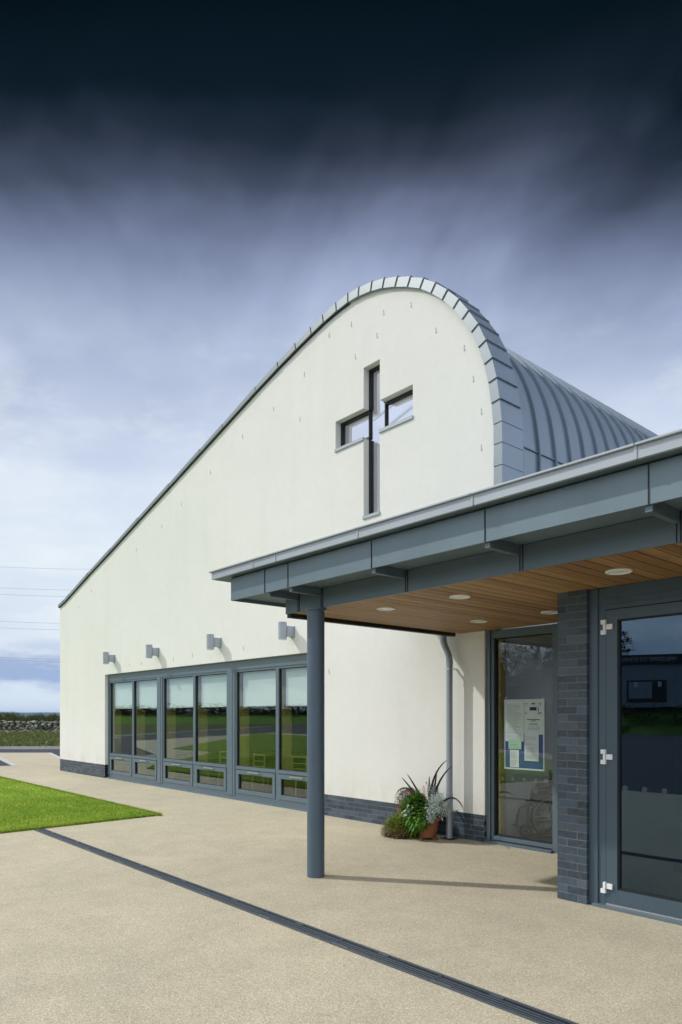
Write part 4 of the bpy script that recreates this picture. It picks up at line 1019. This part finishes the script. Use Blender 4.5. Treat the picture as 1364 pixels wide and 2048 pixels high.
for _ in range(900):
    d = rdir(0); c = Vector((-6.55, 7.42, .64)) + Vector((d.x * .08, d.y * .08, d.z * .13)) * rp.uniform(.2, 1)
    leafquad(b, c, d + Vector((rp.gauss(0, .6), rp.gauss(0, .6), .6)), rp.uniform(.02, .05), .011, .2)
b.build('silver_foliage', 'leafsilver', t1)
# spiky bronze leaves, each a long strap
for tip, mid in [((-7.06, 7.3, .86), (-6.84, 7.33, .68)), ((-6.95, 7.3, .92), (-6.76, 7.33, .70)), ((-7.14, 7.27, .60), (-6.92, 7.28, .90)), ((-6.22, 7.34, 1.15), (-6.60, 7.36, .93)), ((-6.19, 7.40, 1.06), (-6.50, 7.4, .86)),
                 ((-5.92, 7.32, .48), (-6.12, 7.36, .84)), ((-6.50, 7.44, .96), (-6.52, 7.43, .80)), ((-6.62, 7.42, .90), (-6.64, 7.42, .70))]:
    b = MB(); p0 = Vector((-6.59, 7.40, .34)); p1 = Vector(mid); p2 = Vector(tip); n_ = 12
    for i in range(n_ + 1):
        s_ = i / n_; p = p0 * (1 - s_) ** 2 + p1 * 2 * s_ * (1 - s_) + p2 * s_ * s_; wv = .020 * (1 - s_) ** .5 * (0.55 + .75 * min(1, s_ * 2.5)) * .8
        dd = (p1 - p0) * (1 - s_) + (p2 - p1) * s_; q = dd.cross(FW.to_3d()).normalized() * wv; fold = FW.to_3d() * wv * .5
        b.v += [tuple(p - q), tuple(p + fold), tuple(p + q)]
        if i: k = len(b.v); b.f += [[k - 6, k - 5, k - 2, k - 3], [k - 5, k - 4, k - 1, k - 2]]; b.mi += [0, 0]
    b.build('spiky_leaf', 'leafdark', t1, smooth=True)
for x_, y_, z in [(-6.93, 7.2, .36), (-6.90, 7.19, .33), (-6.86, 7.17, .40), (-6.83, 7.16, .35), (-6.78, 7.16, .41), (-6.74, 7.16, .36), (-6.70, 7.16, .38), (-6.80, 7.17, .47), (-6.72, 7.17, .45)]:
    b = MB(); flower(b, (x_, y_, z), .034); b.build('white_flower', 'petal', t1)
for x_, y_, z in [(-6.57, 7.3, .81), (-6.62, 7.3, .75), (-6.64, 7.3, .72)]:
    b = MB(); flower(b, (x_, y_, z), .022, 8); b.tube([(x_, y_ + .01, z - .005), (x_ - .02, 7.36, z - .22)], .003, 5); b.build('pink_flower', 'pink', t1)
# rear left pot
Bp = (-7.17, 7.60)
t2 = thing('potted_plant', (Bp[0], Bp[1], 0), 'terracotta pot with reddish feathery foliage and violet flowers against the plinth', 'potted plant', 'flower pots beside the downpipe')
pot(t2, Bp, .12, .17, .36)
b = MB(); mound(b, (-7.05, 7.52, .50), (.20, .17, .16), 1200, .08, .016, -.4, .25, .2); b.build('olive_foliage', 'leafyel', t2)
b = MB(); mound(b, (-7.13, 7.50, .49), (.20, .17, .17), 750, .065, .012, -.5, .2, .5); b.build('maroon_foliage', 'leafmaroon', t2)
for x_, z, mt in [(-7.06, .60, 'violet'), (-7.03, .585, 'violet'), (-7.045, .575, 'violet'), (-6.96, .62, 'pink'), (-6.93, .61, 'pink'), (-6.91, .69, 'pink')]:
    b = MB(); flower(b, (x_, 7.36, z), .034, 6); b.tube([(x_, 7.37, z - .005), (x_ - .03, 7.45, z - .15)], .003, 5); b.build('violet_flower' if mt == 'violet' else 'pink_flower', mt, t2)
# low front pot swallowed by its planting
Cp = (-7.06, 7.30)
t3 = thing('potted_plant', (Cp[0], Cp[1], 0), 'low bushy plant with olive leaves and maroon tips spilling over the paving', 'potted plant', 'flower pots beside the downpipe')
pot(t3, Cp, .10, .13, .11, False)
b = MB(); mound(b, (Cp[0], Cp[1], .11), (.29, .22, .21), 4800, .055, .016, -.45, .35, .15); b.build('olive_foliage', 'leafyel', t3)
b = MB(); mound(b, (Cp[0] - .01, Cp[1] - .02, .08), (.29, .25, .13), 1500, .042, .012, -.5, .4, .75); b.build('maroon_foliage', 'leafmaroon', t3)

# ------------------------------------------------------------------ power lines
for i, (v, t_) in enumerate([(1134, 150), (1176, 150), (1189, 150), (1243, 150), (1256, 150), (1315, 150), (1319.5, 150)]):
    z0 = 1.75 + (1431 - v) / 1395 * t_ ; pts = []
    for k in range(17):
        s_ = -150 + 160 * k / 16; p = tv(t_ + (s_ + 73) * .0, s_); u_ = (s_ + 73)
        pts.append((p[0], p[1], z0 - u_ * .045 + .0009 * u_ * u_))
    b = MB(); b.tube(pts, .020, 5)
    tag(b.build('power_line', 'cable'), ['topmost single overhead cable left of the gable', 'upper overhead cable of the pair level with the gable eaves', 'lower overhead cable of the pair level with the gable eaves', 'upper overhead cable of the pair below the eaves', 'lower overhead cable of the pair below the eaves', 'upper overhead cable of the lowest close pair', 'lower overhead cable of the lowest close pair'][i], 'cable', 'overhead power lines')

# ------------------------------------------------------------------ the place behind the camera, seen mirrored in the glazing
bm_ = MB(); nr, nc = 9, 60
def foot(r): return 66 + 22 * max(0, min(1, (.45 - r) / .2)) + 55 * max(0, min(1, (.22 - r) / .2))
def bankz(r, q):
    hmax = 2.0 + 1.2 * max(0, min(1, (r - .05) / .2)); return -.03 + hmax * (q if q < 1 else 1)
for j in range(nr):
    for i in range(nc):
        r = -.8 + 1.7 * i / (nc - 1); q = j / 4; t_ = foot(r) + q * 11 if q <= 1 else foot(r) + 11 + (q - 1) * 60
        x, y = bk(t_, r * t_); bm_.v.append((x, y, bankz(r, q) + (noise.noise(Vector((x * .2, y * .2, 0))) * .12 if j else 0)))
for j in range(nr - 1):
    for i in range(nc - 1): bm_.f.append([j * nc + i, j * nc + i + 1, (j + 1) * nc + i + 1, (j + 1) * nc + i]); bm_.mi.append(0)
o = bm_.build('grass_bank', 'bank', smooth=True); tag(o, kind='structure')
# far hedge along the bank top
hb = MB()
for _ in range(13000):
    r = random.uniform(-.8, .85); t_ = foot(r) + 11.5 + random.uniform(-1, 1.5); x, y = bk(t_, r * t_)
    zb = bankz(r, 1); z = zb + random.uniform(-.2, (2.2 + noise.noise(Vector((x * .12, y * .12, 3))) * 1.4) if r < .15 else .5) * random.random() ** .6; a = random.random() * 6.3
    leafquad(hb, Vector((x, y, z)), Vector((cos(a), sin(a), random.uniform(-.2, 1))), random.uniform(.8, 1.4), random.uniform(.8, 1.3), .3)
tag(hb.build('hedge', 'hedge'), 'dark hedge along the bank across the car park, seen mirrored in the windows', 'hedge')
# trees
def make_tree(label, h, seed):
    rr = random.Random(seed); t = thing('tree', (0, 0, 0), label, 'tree', 'trees behind the picket fence')
    b = MB(); b.tube([(0, 0, 0), (.1, 0, h * .3), (0, .1, h * .6), (.05, 0, h * .95)], [.28, .22, .14, .03], 8)
    for k in range(7):
        a = k * 2.4; z = h * (.3 + .08 * k); L = h * .22; b.tube([(0, 0, z), (cos(a) * L * .6, sin(a) * L * .6, z + L * .4), (cos(a) * L, sin(a) * L, z + L * .6)], [.09, .06, .02], 5)
    b.build('trunk', 'bark', t)
    c = MB(); cl_ = [(Vector((cos(k * 2.4) * h * rr.uniform(.05, .22), sin(k * 2.4) * h * rr.uniform(.05, .22), h * (.2 + .78 * k / 22))), h * rr.uniform(.07, .13)) for k in range(23)]
    for cc, rad in cl_:
        for _ in range(120):
            d = Vector((rr.gauss(0, 1), rr.gauss(0, 1), rr.gauss(0, 1))).normalized() * rad * rr.uniform(.5, 1.1)
            leafquad(c, cc + d, d + Vector((0, 0, .4)), rr.uniform(.2, .45), rr.uniform(.15, .3), .3)
    c.build('crown', 'tree', t); return t
protos = [make_tree('', 8.5, 1), make_tree('', 7.6, 2), make_tree('', 9.3, 3)]
spots = [(.16, 100), (.195, 102), (.225, 99), (.255, 103), (.28, 100), (.31, 102), (.345, 101), (.375, 104), (.40, 96)]
for i, (r, t_) in enumerate(spots):
    o = protos[i] if i < 3 else copy_tree(protos[i % 3])
    x, y = bk(t_, r * t_); o.location = (x, y, bankz(r, 1)); o.rotation_euler.z = i * 1.3
    o.scale = (1, 1, 1) if i not in (1, 5) else (1.1, 1.1, 1.15)
    o['label'] = 'dark bushy tree mirrored in the lobby side window' if r < .39 else 'dark bushy tree mirrored at the edge of the glazed door'
ub = MB()
for _ in range(7000):
    r = random.uniform(.12, .42); t_ = 97 + random.uniform(-2, 3); x, y = bk(t_, r * t_); zb = bankz(r, 1); hh = 5.0 + noise.noise(Vector((r * 40, 0, 2))) * 2.2
    a = random.random() * 6.3; leafquad(ub, Vector((x, y, zb + random.uniform(0, hh))), Vector((cos(a), sin(a), random.uniform(-.2, 1))), random.uniform(.5, .9), random.uniform(.5, .9), .3)
tag(ub.build('undergrowth', 'tree'), 'dark thicket under the trees, mirrored in the lobby side window', 'undergrowth', kind='stuff')
# picket fence
fn = thing('picket_fence', (*bk(86, .25 * 86), 3), 'pale picket fence on the far bank mirrored in the side window', 'fence')
b = MB()
for i in range(170):
    r = .14 + .27 * i / 170; t_ = foot(r) + 10; x, y = bk(t_, r * t_); z = bankz(r, .95); b.box(x - .06, x + .06, y - .02, y + .02, z, z + 1.25)
b.build('pickets', 'picket', fn)
b = MB()
for z_ in (.35, 1.0):
    pts = []
    for i in range(20):
        r = .14 + .27 * i / 19; t_ = foot(r) + 10.1; x, y = bk(t_, r * t_); pts.append((x, y, bankz(r, .95) + z_))
    b.tube(pts, .05, 4)
b.build('rail', 'picket', fn)
# kiosk with its sign, standing on the bank
KT = 73; kc = Vector((*bk(KT, .455 * KT), 3.0)); kd = Vector((kc.x, kc.y - 6, 0)).normalized()
ku = Vector((-kd.y, kd.x, 0))                                     # along the front, to the left as one faces the kiosk from the lobby
ks = thing('kiosk', kc, 'low grey building with a dark WELCOME sign, mirrored in the glazed door', 'building')
def kbox(mb, a0, a1, d0, d1, z0, z1):
    vs = []
    for z in (z0, z1):
        for a_, d_ in ((a0, d0), (a1, d0), (a1, d1), (a0, d1)): vs.append(tuple(kc + ku * a_ + kd * d_ + Vector((0, 0, z))))
    mb.add(vs, [(0, 3, 2, 1), (4, 5, 6, 7), (0, 1, 5, 4), (1, 2, 6, 5), (2, 3, 7, 6), (3, 0, 4, 7)])
b = MB(); kbox(b, -3.0, 6, 0, 6, -.4, 4.0); b.build('wall', 'clad', ks)
b = MB(); kbox(b, -3.4, 6, -.25, 6.2, 4.01, 5.0); sgn = b.build('sign_board', 'signdark', ks)
b = MB(); kbox(b, -2.2, 1.6, -.05, .1, .1, 2.4); b.build('shopfront', 'signdark', ks)
b = MB(); kbox(b, -2.0, .2, -.09, -.051, .5, 2.2); b.build('display_panel', 'clad', ks)
for a_ in (-1.5, .75):
    b = MB(); kbox(b, a_, a_ + .35, -.12, -.091, 1.7, 2.2); b.build('poster', 'paper', ks)
rotm = Matrix((-ku, Vector((0, 0, 1)), -kd)).transposed()
text_mesh('WELCOME TO STEWA', .53, 'white', sgn, kc + ku * -.15 - kd * .27 + Vector((0, 0, 4.5)), rotm, 'lettering', .02, 1.0)
# far hedge in front of the kiosk
hb = MB()
for _ in range(2600):
    a_ = random.uniform(-14, 12); p = kc + ku * a_ - kd * random.uniform(1.5, 4.5); z = random.uniform(.0, 2.9 + noise.noise(Vector((a_ * .7, 0, 0))) * .5); ang = random.random() * 6.3
    leafquad(hb, Vector((p.x, p.y, z)), Vector((cos(ang), sin(ang), random.uniform(-.2, 1))), random.uniform(.2, .5), random.uniform(.2, .4), .3)
tag(hb.build('hedge', 'tree'), 'dark scrub in front of the low building, mirrored in the glazed door', 'hedge')
# car park lines
ln = MB()
for k in range(9):
    x, y = bk(52 + (k % 3) * 5, -8 - k * 3.4); x2, y2 = bk(56 + (k % 3) * 5, -10 - k * 3.4); a = Vector((x, y, 0)); b_ = Vector((x2, y2, 0)); d = (b_ - a).normalized(); q = Vector((-d.y, d.x, 0)) * .07
    ln.add([tuple(v + Vector((0, 0, -.017))) for v in (a - q, b_ - q, b_ + q, a + q)], [(0, 1, 2, 3)])
tag(ln.build('road_marking', 'line'), kind='structure')

# ------------------------------------------------------------------ thin moist air that fades the far hills
hb_ = MB(); hb_.box(-9400, 9400, -9400, 9400, -4, 51)
hz = hb_.build('haze', 'ink')
hm = bpy.data.materials.new('haze'); hm.use_nodes = True; hm.node_tree.nodes.clear()
ho = hm.node_tree.nodes.new('ShaderNodeOutputMaterial'); hv = hm.node_tree.nodes.new('ShaderNodeVolumePrincipled')
hv.inputs['Density'].default_value = 0.00007; hv.inputs['Color'].default_value = (.42, .68, 1, 1)
hm.node_tree.links.new(hv.outputs[0], ho.inputs['Volume'])
hz.data.materials.clear(); hz.data.materials.append(hm); tag(hz, kind='stuff')
